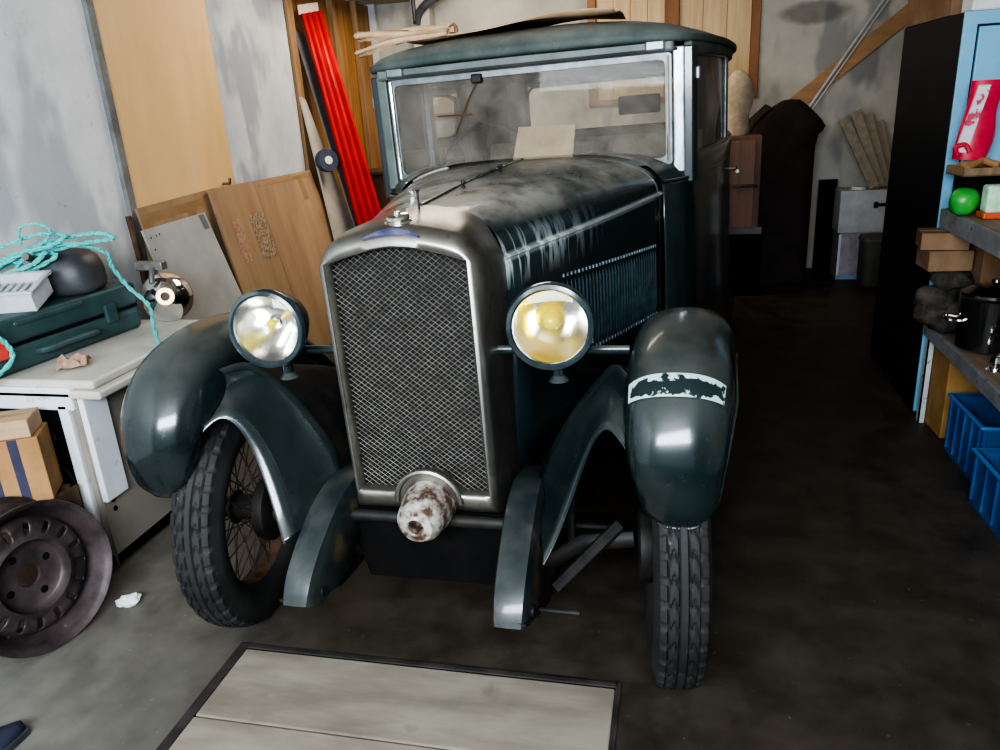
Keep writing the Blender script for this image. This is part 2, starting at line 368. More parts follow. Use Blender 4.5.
# plywood panel let into the left wall with its dark joint
struct('panel_left', MB().span((XL-.01,3.33,0),(XL+.018,4.25,ZC)), MT['ply'], smooth=False, bevel=.004).name = 'trim_3'
struct('trim_4', MB().span((XL,3.285,0),(XL+.025,3.33,ZC)), M('dark_joint', (.12,.12,.12), (.22,.22,.21), rough=.8), smooth=False)
struct('trim_5', MB().span((XL,4.25,0),(XL+.012,5.2,ZC)), wall_plaster('grey_panel', (.36,.38,.41), (.54,.56,.58), (.22,.24,.28), 8), smooth=False, bevel=.003)

# ------------------------------------------------------------ pit boards
MT['board'] = M('pale_pit_board', (.165,.142,.11), (.265,.235,.19), rough=.8, scale=3.2, stretch=(.8,3,3), bump=.2, spots=(5,.60,.72,(.16,.14,.115)))
fr = MB().span((PX0-.03,PY0-.02,-.1),(PX0,PY1+.02,.004)).span((PX0,PY1,-.1),(PX1,PY1+.02,.004)).span((PX1,PY0-.02,-.1),(PX1+.012,PY1+.02,.004)).span((PX0,PY0-.02,-.1),(PX1,PY0,.004))
struct('trim_6', fr, M('pit_angle_iron', (.015,.014,.014), (.05,.04,.035), rough=.7), smooth=False, bevel=.003)
bl = ['pale wooden pit cover board nearest the car', 'second pit cover board from the car, mostly cut by the photo edge', 'third pit cover board from the car', 'fourth pit cover board from the car', 'pit cover board farthest from the car']
for i in range(5):
    w = .275; y1 = PY1-.004-i*w
    b = MB().box((0,0,0), (PX1-PX0-.008, w-.006, .035)).build('pit_board', MT['board'], loc=((PX0+PX1)/2, y1-w/2, -.012+.001*(i%2)), smooth=False, bevel=.004)
    tag(b, bl[i], 'board', 'pit cover boards')

# ------------------------------------------------------------ THE CAR
ROLL = -.0267
car = empty('vintage_car', (-.64868, 1.89938, 0), (0,0,-.0468))
tag(car, 'dark green vintage saloon car with nickel radiator, dusty bonnet and round headlamps', 'car')
BR = (0, ROLL, 0)     # the body sags slightly to one side on its springs
def part(name, mb, mat, **k):
    p = k.pop('parent', None)
    if p is None: return mb.build(name, mat, car, rot=BR, **k)
    return mb.build(name, mat, p, **k)

# radiator shell ------------------------------------------------
HW = .218
def top_open(x): return 1.150+.040*(1-abs(x/.186)**1.7)
HUBX, HUBZ = .015, .492
def bot_open(x):
    d = abs(x-HUBX); z = .518
    if d < .088: z = max(z, HUBZ+math.sqrt(max(0,.088**2-d*d)))
    return z
def opening(n=24):
    pts = []
    xs = [-.186+.372*i/n for i in range(n+1)]
    for x in xs: pts.append((x, bot_open(x)))
    for x in reversed(xs): pts.append((x, top_open(x)))
    return pts
def outline(n=24, hw=HW, zt=1.245, zb=.448, rd=0):
    pts = []
    xs = [-hw+2*hw*i/n for i in range(n+1)]
    for x in xs: pts.append((x*.965, zb))
    for x in reversed(xs):
        s = abs(x/hw); z = zt-.045*s**1.6 - .055*max(0,(s-.72)/.28)**2.2 - rd*max(0,(s-.45)/.55)**1.6
        pts.append((x, z))
    return pts
n = 24
op = opening(n); ol = outline(n)
shell = MB()
def ringy(poly, y): return [V(p[0], y, p[1]) for p in poly]
def scale_poly(poly, s, dz=0): 
    cx, cz = 0, .85
    return [((p[0]-cx)*s+cx, (p[1]-cz)*(1-(1-s)*.55)+cz+dz) for p in poly]
inner_in = ringy(op, -.085)
inner_f = ringy(op, -.120)
bead = ringy(scale_poly(op, 1.03), -.128)
blend = ringy([(lerp(a[0],b[0],.55), lerp(a[1],b[1],.45)) for a, b in zip(op, ol)], -.126)
ol2 = ringy([(lerp(a[0],b[0],.9), lerp(a[1],b[1],.85)) for a, b in zip(op, ol)], -.108)
ol3 = ringy([(lerp(a[0],b[0],1.0), lerp(a[1],b[1],.97)) for a, b in zip(op, ol)], -.08)
olb = ringy(outline(n, .222, 1.254, rd=.012), -.02)
olm = ringy(outline(n, .223, 1.258, rd=.035), .045)
olc = ringy(outline(n, .221, 1.262, rd=.045), .107)
shell.rings([inner_in, inner_f, bead, blend, ol2, ol3, olb, olm, olc])
rs = part('radiator_shell', shell, MT['nickel'], angle=60)
part('arch_rim', MB().tube([(HUBX+.092*math.cos(t), -.13, HUBZ+.092*math.sin(t)) for t in [PI*k/16 for k in range(17)]], .008), MT['nickel'], parent=rs)
core = MB().prism(op, lambda p: V(p[0],-.078,p[1]), lambda p: V(p[0],.09,p[1]))
part('radiator_core', core, MT['core'], parent=rs, smooth=False)
# woven mesh grille
def inside(x, z): return abs(x) < .186 and bot_open(x) < z < top_open(x)
gm = MB(); pitch = .0172; sl = math.radians(38)
for fam in (-1, 1):
    dx, dz = math.cos(sl), fam*math.sin(sl); nx, nz = -dz, dx
    for k in range(-60, 61):
        ox, oz = nx*k*pitch*.72, .85+nz*k*pitch*.72
        seg = []; t = -.7
        run = None
        while t <= .7:
            x, z = ox+dx*t, oz+dz*t
            if inside(x, z):
                if run is None: run = t
                last = t
            elif run is not None:
                seg.append((run, last)); run = None
            t += .004
        if run is not None: seg.append((run, last))
        for a, b in seg:
            if b-a < .006: continue
            y = -.094+fam*.0012; w = .00095
            p0 = V(ox+dx*a, y, oz+dz*a); p1 = V(ox+dx*b, y, oz+dz*b); q = V(nx*w, 0, nz*w); yy = V(0,-.0013,0)
            gm.add([p0-q, p0+yy, p0+q, p1-q, p1+yy, p1+q], [(0,1,4,3),(1,2,5,4)])
part('mesh_grille', gm, MT['mesh'], parent=rs, smooth=False)
# cap and badge
cp = MB().lathe([(0,.024),(.007,.024),(.009,.017),(.026,.015),(.030,.010),(.029,.002),(.040,-.003),(.040,-.03)], 28, mat_to((.000,-.060,1.246), (0,-.2,1)))
cap = part('radiator_cap', cp, MT['chrome'], parent=rs)
part('cap_post', MB().tube([(.012,.06,1.25),(.012,.06,1.300),(.012,.06,1.308)], [.003,.003,.007], 8), MT['chassis'], parent=rs)
bd = MB(); R0 = []
for i in range(15):
    x = -.075+.15*i/14; t = 1-(x/.075)**2
    zc = 1.224-.010*(x/.075)**2
    R0.append([V(x,-.122,zc-.004), V(x,-.131-.003*t,zc+.002*t), V(x,-.124,zc+.006*t+.003), V(x,-.108,zc+.010*t+.002)])
bd.rings(R0, closed_u=False)
part('enamel_badge', bd, MT['badge'], parent=rs)

# starting handle hub
hub = MB().lathe([(.0,-.02),(.022,-.02),(.022,.07),(.026,.075),(.045,.07),(.060,.05),(.066,.02),(.07,0),(.074,-.03),(.072,-.08),(.0,-.08)], 30, mat_to((HUBX,-.165,.480), (0,-1,-.08)))
part('starting_handle_hub', hub, MT['hub_rust'])
# splash apron, enlarged black sheet standing in for shade under the radiator; cross tube
part('apron_shade_sheet', MB().prism([(-.24,.44),(.24,.44),(.25,.34),(.22,.21),(-.22,.21),(-.25,.34)], lambda p: V(p[0],-.085,p[1]), lambda p: V(p[0],-.075,p[1])), MT['black'], smooth=False)
part('cross_member', MB().tube([(-.28,-.105,.425),(.28,-.105,.425)], .018, 12), MT['chassis'])

# bonnet -------------------------------------------------------
Y0, Y1 = .105, 1.27
def b_hw(y): return lerp(.217, .548, (y-Y0)/(Y1-Y0)) + .012*math.sin(PI*(y-Y0)/(Y1-Y0))
def b_zc(y): return lerp(1.112, 1.122, (y-Y0)/(Y1-Y0))
def b_zt(y): return lerp(1.260, 1.285, (y-Y0)/(Y1-Y0)) + .008*math.sin(PI*(y-Y0)/(Y1-Y0))
def b_top(y, s):
    hw = b_hw(y); zc, zt = b_zc(y), b_zt(y)
    a = s*PI/2
    e = lerp(.86, .68, (y-Y0)/(Y1-Y0))
    x = hw*math.copysign(abs(math.sin(a))**e, a); z = zc+(zt-zc)*math.cos(a)**lerp(.95,.85,(y-Y0)/(Y1-Y0))
    return V(x, y, z)
bon = MB(); R1 = []
for i in range(25):
    y = lerp(Y0, Y1, i/24)
    R1.append([b_top(y, lerp(-1,1,k/32)) for k in range(33)])
bon.rings(R1, closed_u=False)
bonnet = part('bonnet_top', bon, MT['bonnet'], angle=60)
part('centre_hinge', MB().tube([b_top(lerp(Y0,Y1,i/12),0)+V(0,0,.002) for i in range(13)], .006, 8), MT['bonnet'], parent=bonnet)
for s in (-1, 1):
    part('side_hinge', MB().tube([b_top(lerp(Y0,Y1,i/12),s)+V(s*.002,0,.0) for i in range(13)], .0075, 8), MT['bonnet'], parent=bonnet)
for y in (.42, .85):
    kn = MB().lathe([(0,.02),(.006,.02),(.008,.012),(.004,.006),(.008,0)], 12, mat_to((.02,y,b_zt(y)), (0,0,1)))
    part('bonnet_knob', kn, MT['chassis'], parent=bonnet)
for s in (-1, 1):
    bs_ = MB(); RR = []
    for i in range(13):
        y = lerp(Y0, Y1, i/12)
        RR.append([V(s*b_hw(y), y, b_zc(y)), V(s*(b_hw(y)+.004), y, b_zc(y)-.02), V(s*(b_hw(y)+.001), y, .85), V(s*(b_hw(y)-.004), y, .60), V(s*(b_hw(y)-.01), y, .46)])
    bs_.rings(RR, closed_u=False)
    sd = part('bonnet_side', bs_, MT['bonnet'], angle=60, solid=.004 if s < 0 else -.004)
    lv = MB(); nL = 32
    for k in range(nL):
        y = lerp(.40, 1.17, k/(nL-1)); hw = b_hw(y)+.001
        zt, zb = lerp(1.005,.945,k/(nL-1)), lerp(.715,.655,k/(nL-1))
        d = .010; w = .019; m_ = 6; rows = []
        for q in range(m_+1):
            t = q/m_; z = lerp(zb, zt, t); e = min(1, min(t, 1-t)*9)
            e = math.sin(e*PI/2)
            rows.append([V(s*hw, y-w*.15, z), V(s*(hw+d*e), y-w*.05, z), V(s*(hw+d*.7*e), y+w*.3, z), V(s*(b_hw(y+w*.8)+.001), y+w*.8, z)])
        lv.rings(rows, closed_u=False)
    for za, zb_, dz_ in ((1.005,.945,-.010),(.715,.655,.010)):
        ch = MB(); last_ = None
        for k in range(nL):
            y = lerp(.40, 1.17, k/(nL-1)); x_ = s*(b_hw(y)+.009); z_ = lerp(za, zb_, k/(nL-1))+dz_
            ch.box((x_, y+.003, z_), (.004,.007,.010))
            if k < nL-1: y2 = lerp(.40, 1.17, (k+1)/(nL-1)); ch.span((x_-.005*s, y, z_-.001), (x_-.008*s, y2, z_+.001))
        part('louvre_end_glints', ch, MT['glint'], parent=sd, smooth=False)  # pale dabs painting the highlights on the louvre ends
    part('louvres', lv, M('louvre_paint', (.010,.026,.034), (.03,.055,.07), rough=.3, coat=.6, scale=20), parent=sd, angle=60)

# frame rails, dumb irons, axle --------------------------------
for s in (-1, 1):
    part('frame_rail', MB().span((s*.26,.0,.40),(s*.31,3.4,.47)), MT['chassis'], smooth=False, bevel=.006)
    # dumb iron: box section sweeping forward and down
    path = smoothpath([(.265,.10,.45),(.272,-.03,.475),(.28,-.14,.452),(.285,-.24,.395),(.288,-.315,.335),(.29,-.345,.285)], 6)
    wd = [.095,.095,.098,.096,.092,.082]; ht = [.10,.14,.175,.185,.15,.08]
    rings = []
    for i, p in enumerate(path):
        t = i/(len(path)-1); q = t*5; w = interp(list(enumerate(wd)), q)/2; h = interp(list(enumerate(ht)), q)/2
        tg = (path[min(i+1,len(path)-1)]-path[max(i-1,0)]).normalized(); nm = V(1,0,0).cross(tg).normalized()
        if nm.z < 0: nm = -nm
        X = V(1,0,0); c = V(p.x, p.y, p.z)+nm*(.045-h)
        rings.append([V((c+X*a*w+nm*b*h).x*s, (c+X*a*w+nm*b*h).y, (c+X*a*w+nm*b*h).z) for a, b in ((-.8,-1),(.8,-1),(1,-.85),(1,.75),(.8,1),(0,1.08),(-.8,1),(-1,.75),(-1,-.85))])
    di = part('dumb_iron', MB().rings(rings, caps=True), MT['horn_paint'], angle=40)
    part('spring_eye', MB().tube([(s*.240,-.31,.305),(s*.340,-.31,.305)], .014, 14), MT['chassis'], parent=di)
    sp = MB()
    for k in range(5):
        L = .36-.055*k; pts = []
        for i in range(13):
            q = lerp(-1, 1, i/12); pts.append(V(s*.31, -.02+q*L, .245+.07*(q*L/.36)**2-.010*k))
        sp.rings([[p+V(-.025,0,-.004), p+V(.025,0,-.004), p+V(.025,0,.004), p+V(-.025,0,.004)] for p in pts], caps=True)
    part('leaf_spring', sp, MT['chassis'], smooth=False)
    # shock absorber arm and drum seen beside the wheel
    part('damper', MB().lathe([(0,.03),(.05,.03),(.055,.02),(.055,-.03),(0,-.03)], 20, mat_to((s*.35,.12,.50),(s,0,0))).tube([(s*.38,.12,.5),(s*.385,-.02,.42),(s*.385,-.03,.30)], .012), MT['chassis'])
part('front_axle', MB().tube([(-.56,-.03,.36),(-.42,-.03,.34),(-.32,-.03,.27),(0,-.03,.255),(.32,-.03,.27),(.42,-.03,.34),(.56,-.03,.36)], .026, 10, sx=.8), MT['chassis'])
part('tie_rod', MB().tube([(-.5,.12,.30),(.5,.12,.30)], .012, 8), MT['chassis'])
part('drag_link', MB().tube([(.36,-.16,.27),(.52,-.03,.40)], .018, 8), MT['chassis'])
part('shackle_bolt', MB().tube([(.33,-.24,.26),(.44,-.24,.26)], .007, 8), MT['chassis'])
part('sump', MB().span((-.14,.2,.26),(.14,.9,.5)), MT['black'], smooth=False, bevel=.03)
part('undertray', MB().span((-.22,.1,.46),(.22,1.3,.5)), MT['black'], smooth=False)

# wheels --------------------------------------------------------
R, TW = .3605, .065
def tyre_mesh():
    mb = MB(); nt_ = 480; rings = []; rc = R-.068
    tread = [lerp(-.054, .054, k/30) for k in range(31)]
    side = []
    for k in range(1, 16):
        a = lerp(.62, 2*PI-.62, k/16)   # from right shoulder round the bead to the left shoulder
        side.append((.067*math.copysign(abs(math.sin(a))**.8, math.sin(a)), rc+.062*math.cos(a)))
    for i in range(nt_):
        th = 2*PI*i/nt_; ring = []; zz = i % 12
        for x in tread:
            rr = R-.012*(abs(x)/.054)**3; ax = abs(x); g = 0
            if .0085 < ax < .0125 or .034 < ax < .0375: g = .007
            elif .0125 <= ax <= .034:
                ph = (zz+(6-abs((ax-.0125)/.0215*2-1)*6)) % 12
                if ph < 3: g = .006
            elif ax >= .0375:
                if (zz+3) % 12 < 4: g = .006
            rr -= g
            ring.append(V(x, rr*math.cos(th), rr*math.sin(th)))
        for x, rr in side: ring.append(V(x, rr*math.cos(th), rr*math.sin(th)))
        rings.append(ring)
    mb.rings(rings, closed_v=True); return mb
def wheel(x, y, steer, side, first):
    w = MB()
    RT = Matrix.Rotation(PI/2, 4, 'Y')
    w.lathe([(.252,-.052),(.262,-.056),(.264,-.048),(.25,-.040),(.238,-.030),(.232,-.012),(.230,0),(.232,.012),(.238,.030),(.25,.040),(.264,.048),(.262,.056),(.252,.052),(.240,.036),(.226,.014),(.224,0),(.226,-.014),(.240,-.036),(.252,-.052)], 64, RT)
    o = w.build('wheel', MT['rim_rust'], car, loc=(x, y, R), rot=(0, 0, steer), angle=50)
    t = child(TY, o) if not first else TY
    if first: t.parent = o
    h = MB().lathe([(0,.085),(.022,.085),(.030,.078),(.034,.06),(.036,.05),(.052,.045),(.054,.038),(.040,.034),(.040,-.03),(.056,-.036),(.058,-.045),(0,-.045)] if side > 0 else
                   [(0,-.085),(.022,-.085),(.030,-.078),(.034,-.06),(.036,-.05),(.052,-.045),(.054,-.038),(.040,-.034),(.040,.03),(.056,.036),(.058,.045),(0,.045)], 28, RT)
    h.build('hub', MT['chassis'], o)
    dr = MB().lathe([(0,.0),(.095,.0),(.10,.01),(.10,.035),(.09,.04),(0,.04)], 40, mat_to((-side*.052,0,0), (-side,0,0)))
    dr.build('brake_drum', MT['chassis'], o)
    NS = 48
    for k in range(NS):
        a = 2*PI*k/NS; fl_ = 1 if k % 2 else -1; da = (.42 if (k//2) % 2 else -.42)
        hx = fl_*.038; hr = .052; rx = fl_*-.004 if (k//2)%2 else fl_*.014
        p0 = V(hx, hr*math.cos(a+da), hr*math.sin(a+da)); p1 = V(rx, .228*math.cos(a), .228*math.sin(a))
        MB().tube([p0, p1], .0021, 5).build('spoke', MT['spoke'], o)
    return o
TY = tyre_mesh().build('tyre', MT['tyre'], angle=50)
wheel(-.65, -.025, .1325, -1, True)
wheel(.65, -.025, .1325, 1, False)
# rear wheels share the same tyre; hardly seen
wheel(-.65, 2.65, 0, -1, False)
wheel(.65, 2.65, 0, 1, False)

# front wings ---------------------------------------------------
FST = [ # y, z, half width, drop, centre x
 (-.300,.560,.046,.018,.690),(-.322,.595,.082,.045,.690),(-.338,.65,.098,.075,.686),(-.342,.72,.110,.100,.684),(-.320,.80,.119,.122,.683),(-.265,.872,.125,.135,.683),(-.18,.926,.130,.14,.685),
 (-.07,.957,.130,.14,.685),(.06,.966,.130,.14,.686),(.20,.945,.130,.13,.688),(.34,.87,.128,.11,.690),(.47,.77,.126,.09,.692),(.60,.65,.126,.07,.696),(.74,.53,.128,.05,.70),(.90,.42,.13,.035,.70),(1.08,.345,.132,.025,.70),(1.25,.32,.132,.02,.70)]
def fender_rings(s):
    pts = [V(0,a[0],a[1]) for a in FST]; out = []
    # resample smoothly
    P4 = smoothpath([(a[0],a[1],0) for a in FST], 4); A = smoothpath([(a[2],a[3],a[4]) for a in FST], 4)
    for i in range(len(P4)):
        p = P4[i]; q = P4[min(i+1,len(P4)-1)]-P4[max(i-1,0)]
        nrm = V(q.y, -q.x, 0).normalized()   # inward normal candidate in (y,z)
        # inward = toward wheel centre
        tow = V(-.0-p.x, .36-p.y, 0)
        if nrm.dot(tow) < 0: nrm = -nrm
        hw, dr, cx = A[i].x, A[i].y, A[i].z
        ring = []
        for k in range(21):
            a = lerp(-PI/2, PI/2, k/20)
            x = cx+hw*math.copysign(abs(math.sin(a))**.85, a)
            dd = dr*(1-math.cos(a)**.75)
            ring.append(V(s*x, p.x+nrm.x*dd, p.y+nrm.y*dd))
        out.append(ring)
    return out
def fender(s):
    R_ = fender_rings(s)
    o = part('front_wing', MB().rings(R_, closed_u=False), MT['fender_paint'], solid=.004*s, angle=75)
    part('wing_bead', MB().tube([r_[20] for r_ in R_], .005, 8), MT['fender_paint'], parent=o)
    part('wing_bead', MB().tube([R_[0][k] for k in range(21)], .005, 8), MT['fender_paint'], parent=o)
    # inner valance joining wing to frame
    up = smoothpath([(.600,-.20,.86),(.565,-.13,.872),(.52,-.04,.862),(.45,.0,.78),(.38,.01,.68),(.32,.01,.57),(.295,-.02,.49),(.288,-.08,.462)], 4)
    lo = smoothpath([(.590,-.26,.70),(.560,-.235,.742),(.525,-.205,.760),(.490,-.19,.725),(.458,-.19,.650),(.425,-.21,.56),(.392,-.24,.475),(.362,-.272,.418)], 4)
    rg = []
    for a, b in zip(up, lo):
        rg.append([V(s*lerp(a.x,b.x,t), lerp(a.y,b.y,t)+.03*math.sin(PI*t), lerp(a.z,b.z,t)-.012*math.sin(PI*t)) for t in [k/6 for k in range(7)]])
    va = part('inner_valance', MB().rings(rg, closed_u=False), MT['fender_paint'], parent=o, solid=.004, angle=75)
    part('valance_edge', MB().tube(lo_ := [V(s*p.x,p.y,p.z) for p in lo], .004, 8), MT['fender_paint'], parent=o)
    # fill from valance back along the engine
    rg = []
    for i, a in enumerate(up):
        t = i/(len(up)-1)
        rg.append([V(s*a.x, a.y, a.z), V(s*lerp(a.x,.50,.3), .35, lerp(a.z, .62, .6)), V(s*.40, .9, .47)])
    part('rear_valance', MB().rings(rg, closed_u=False), MT['chassis'], parent=o, angle=75)
    return o
fr_ = fender(1); fl_ = fender(-1)
# worn registration strip painted across the right wing in the picture
def wing_strip():
    R_ = fender_rings(1); mb = MB()
    # choose stations by height on the front slope
    rows = []
    zs = [.868, .876, .884, .891, .898, .905]
    # walk the centre line for parameter
    def ring_at(z):
        for a, b in zip(R_, R_[1:]):
            if a[10].z <= z <= b[10].z:
                t = (z-a[10].z)/(b[10].z-a[10].z); return [p.lerp(q, t) for p, q in zip(a, b)]
    me_v = []
    for z in zs:
        rg = ring_at(z)
        rows.append([p+V(0,-.004,.003) for p in rg[4:17]])
    mb.rings(rows, closed_u=False)
    o = part('painted_strip', mb, MT['strip'], parent=fr_, angle=80)
    o['label'] = 'worn pale blue painted plate strip'
    me = o.data; uvl = me.uv_layers.new(name='UVMap')
    xs = [v.co.x for v in me.vertices]; zz = [v.co.z for v in me.vertices]; x0, x1 = min(xs), max(xs); z0, z1 = min(zz), max(zz)
    lut = {}
    for r_i, row in enumerate(rows):
        for c_i, p in enumerate(row): lut[(round(p.x,4),round(p.y,4),round(p.z,4))] = (c_i/12, r_i/5)
    for lp in me.loops:
        c = me.vertices[lp.vertex_index].co; uvl.data[lp.index].uv = lut.get((round(c.x,4),round(c.y,4),round(c.z,4)), (.5,.5))
wing_strip()

# running boards
for s in (-1, 1):
    part('running_board', MB().span((s*.57,1.2,.30),(s*.83,2.25,.33)), MT['chassis'], smooth=False, bevel=.008)

# head lamps ----------------------------------------------------
part('lamp_bar', MB().tube([(-.56,-.02,.895),(-.3,-.02,.895),(.3,-.02,.895),(.56,-.02,.895)], .012, 10, sx=.7), MT['paint'])
for s, bulb_r in ((-1,.014), (1,.022)):
    cpos = V(s*.385,-.125,.988); d = V(.10 if s < 0 else .12,-1,.04).normalized(); T = mat_to(cpos, d)
    shell_ = MB().lathe([(0,-.155),(.012,-.152),(.045,-.135),(.075,-.10),(.094,-.05),(.103,0),(.105,.012)], 48, T)
    hl = part('headlamp', shell_, MT['paint'])
    # painted rim
    part('lamp_rim', MB().lathe([(.103,-.014),(.108,-.006),(.109,.008),(.104,.020),(.095,.023),(.090,.017),(.090,.002)], 64, T), MT['lamprim'], parent=hl)
    rf = [(.0,-.095)]+[(.091*math.sqrt(k/12), -.095+.100*(k/12)) for k in range(1,13)]
    part('reflector', MB().lathe(rf, 56, T), MT['reflector'], parent=hl, angle=80)
    b = bulb_r
    part('bulb', MB().lathe([(0,.03+b)]+[(b*math.sin(a), .03+b*math.cos(a)) for a in [PI*k/10 for k in range(1,9)]]+[(b*.35,-.02),(b*.35,-.1)], 24, T @ Matrix.Translation((0.0,0.006,-.055))), MT['yellow'], parent=hl)
    if s > 0:
        part('bulb_reflection', MB().lathe([(.001,.014),(.015,.012),(.028,.004),(.036,-.008),(.038,-.022)], 40, T @ Matrix.Translation((-.006,0.014,-.036)) @ Matrix.Scale(.95,4)), MT['yglass'], parent=hl)  # added tinted bowl standing in for the bulb's yellow reflection
    part('bulb_ring', MB().lathe([(b*.9,0),(b*1.25,.004),(b*.9,.008),(b*.9,0)], 28, T @ Matrix.Translation((0,.006,-.055))), MT['chrome'], parent=hl)
    part('lens', MB().lathe([(0,.022),(.04,.021),(.075,.017),(.091,.012)], 48, T), MT['lens'], parent=hl)
    part('lamp_stem', MB().lathe([(.03,0),(.022,-.012),(.014,-.02),(.014,-.06),(.026,-.075),(0,-.075)], 20, mat_to(cpos+V(0,.06,-.085), (0,0,1))).tube([cpos+V(0,.06,-.13), V(cpos.x,-.02,.90)], .012), MT['paint'], parent=hl)

# cowl and cabin -------------------------------------------------
# cowl top: from bonnet rear to windscreen base
cw = MB(); R2 = []
for i in range(8):
    t = i/7; y = lerp(Y1, 1.405, t); e = lerp(.62, .5, t)
    hw = lerp(.556, .652, t**1.2); zc = lerp(1.126, 1.160, t); zt = lerp(1.292, 1.284, t)
    row = []
    for k in range(33):
        a = lerp(-1, 1, k/32)*PI/2
        row.append(V(hw*math.copysign(abs(math.sin(a))**e, a), y, zc+(zt-zc)*math.cos(a)**.8))
    R2.append(row)
cw.rings(R2, closed_u=False)
part('cowl_top', cw, MT['bonnet'], angle=60)
# plan outline of the body sides (right half), front to rear
PL = [(.552,1.266),(.60,1.32),(.645,1.40),(.70,1.60),(.755,1.9),(.795,2.25),(.81,2.6),(.80,3.0),(.77,3.3),(.70,3.50),(.55,3.60)]
PLs = [(p.x, p.y) for p in smoothpath([(a,b_,0) for a,b_ in PL], 4)]
def plan_x(y):
    for (xa,ya),(xb,yb) in zip(PLs, PLs[1:]):
        if ya <= y <= yb: return lerp(xa, xb, (y-ya)/(yb-ya) if yb > ya else 0)
    return PLs[-1][0]
full = [(x_,y_) for x_,y_ in PLs]+[(-x_,y_) for x_,y_ in reversed(PLs)]
SECT = [(.34,-.03),(.45,0),(.8,.004),(1.0,.002),(1.165,0),(1.25,-.006)]
lb = MB()
for path_ in (full,):
    cols = []
    for x_, y_ in path_:
        cols.append([V(x_+math.copysign(off, x_), y_, min(z_, 1.25 if y_ > 1.42 else 1.16)) for z_, off in SECT])
    lb.rings(cols, closed_u=False)
body = part('body_sides', lb, MT['paint'], angle=60, solid=-.01)
for zz, rr in ((1.165,.008),(1.135,.004)):
    part('waist_moulding', MB().tube([(x_+math.copysign(.004,x_), y_, zz) for x_, y_ in full], rr, 8, ref=(0,0,1)), MT['paint'], parent=body)
# door shut lines and handle
for s in (-1, 1):
    dm = MB()
    for yy in (1.50, 2.42): dm.tube([(s*(plan_x(yy)+.008), yy, z_) for z_ in (.40,.8,1.24)], .003, 6)
    part('door_seam', dm, MT['black'], parent=body)
    part('door_handle', MB().tube([(s*(plan_x(2.3)+.01),2.33,1.10),(s*(plan_x(2.3)+.05),2.33,1.10),(s*(plan_x(2.3)+.055),2.30,1.10),(s*(plan_x(2.25)+.055),2.20,1.098)], .009, 8), MT['nickel'], parent=body)
# cabin floor and firewall
part('cabin_floor', MB().prism([(a,b_) for a,b_ in full], lambda p: V(p[0]*.95,p[1],.42), lambda p: V(p[0]*.95,p[1],.44)), MT['black'], smooth=False)
part('dashboard', MB().span((-.6,1.44,.95),(.6,1.52,1.215)), MT['inner'], smooth=False, bevel=.01)
# pillars
WZ0, WZ1 = 1.245, 1.635
def pillar(pts, name='pillar', mat='paint', **k): return part(name, MB().prism(pts, lambda p: V(p[0],p[1],WZ0-(.055 if name == 'screen_pillar' else .1)), lambda p: V(p[0],p[1],WZ1+.02)), MT[mat], parent=body, smooth=False, bevel=.006, **k)
for s in (-1, 1):
    pillar([(s*.592,1.368),(s*.636,1.372),(s*.638,1.385),(s*.592,1.40)], 'screen_pillar', 'pillar_metal' if s > 0 else 'header_paint')
    pillar([(s*.60,1.385),(s*.668,1.387),(s*.684,1.44),(s*.64,1.44)], 'front_pillar')
    pillar([(s*.755,2.32),(s*.793,2.30),(s*.803,2.40),(s*.765,2.41)], 'door_pillar', 'frame_metal')
    pillar([(s*.765,3.02),(s*.80,3.00),(s*.76,3.36),(s*.66,3.56),(s*.52,3.60),(s*.52,3.57),(s*.63,3.52),(s*.725,3.33)], 'rear_quarter')
    # door glass and frames
    for ya, yb in ((1.47,2.31),(2.41,3.01)):
        g = MB(); rows = []
        for i in range(7):
            y = lerp(ya, yb, i/6); x_ = s*(plan_x(y)-.018); rows.append([V(x_,y,WZ0-.02), V(x_-s*.004,y,WZ1+.01)])
        g.rings(rows, closed_u=False); part('side_window', g, MT['glass'], parent=body)
        part('window_rail', MB().tube([(s*(plan_x(lerp(ya,yb,i/6))-.012), lerp(ya,yb,i/6), WZ1) for i in range(7)], .012, 6).tube([(s*(plan_x(lerp(ya,yb,i/6))-.008), lerp(ya,yb,i/6), WZ0+.004) for i in range(7)], .010, 6), MT['paint'], parent=body)
    part('pillar_lamp', MB().box((s*.678,1.44,1.555),(.03,.03,.05)), MT['frame_metal'], parent=body, bevel=.006)
# rear panel with wide window
RW = .56
rp = MB().span((-.56,3.575,1.15),(.56,3.60,1.30)).span((-.56,3.575,1.60),(.56,3.60,1.67)).span((-.56,3.575,1.30),(-.50,3.60,1.60)).span((.50,3.575,1.30),(.56,3.60,1.60))
part('rear_panel', rp, MT['inner'], smooth=False)
rwp = []
def rrect(x0,x1,z0,z1,r,n=6):
    out = []
    for cx,cz,a0 in ((x1-r,z1-r,0),(x0+r,z1-r,PI/2),(x0+r,z0+r,PI),(x1-r,z0+r,1.5*PI)):
        for k in range(n+1): a = a0+PI/2*k/n; out.append((cx+r*math.cos(a), cz+r*math.sin(a)))
    return out
part('rear_window_frame', MB().tube([(p[0],3.57,p[1]) for p in rrect(-.50,.50,1.30,1.60,.06)], .010, 6, closed=True), MT['black'], parent=body)
part('rear_window', MB().quad((-.50,3.588,1.30),(.50,3.588,1.30),(.50,3.588,1.60),(-.50,3.588,1.60)), MT['glass'], parent=body, smooth=False)
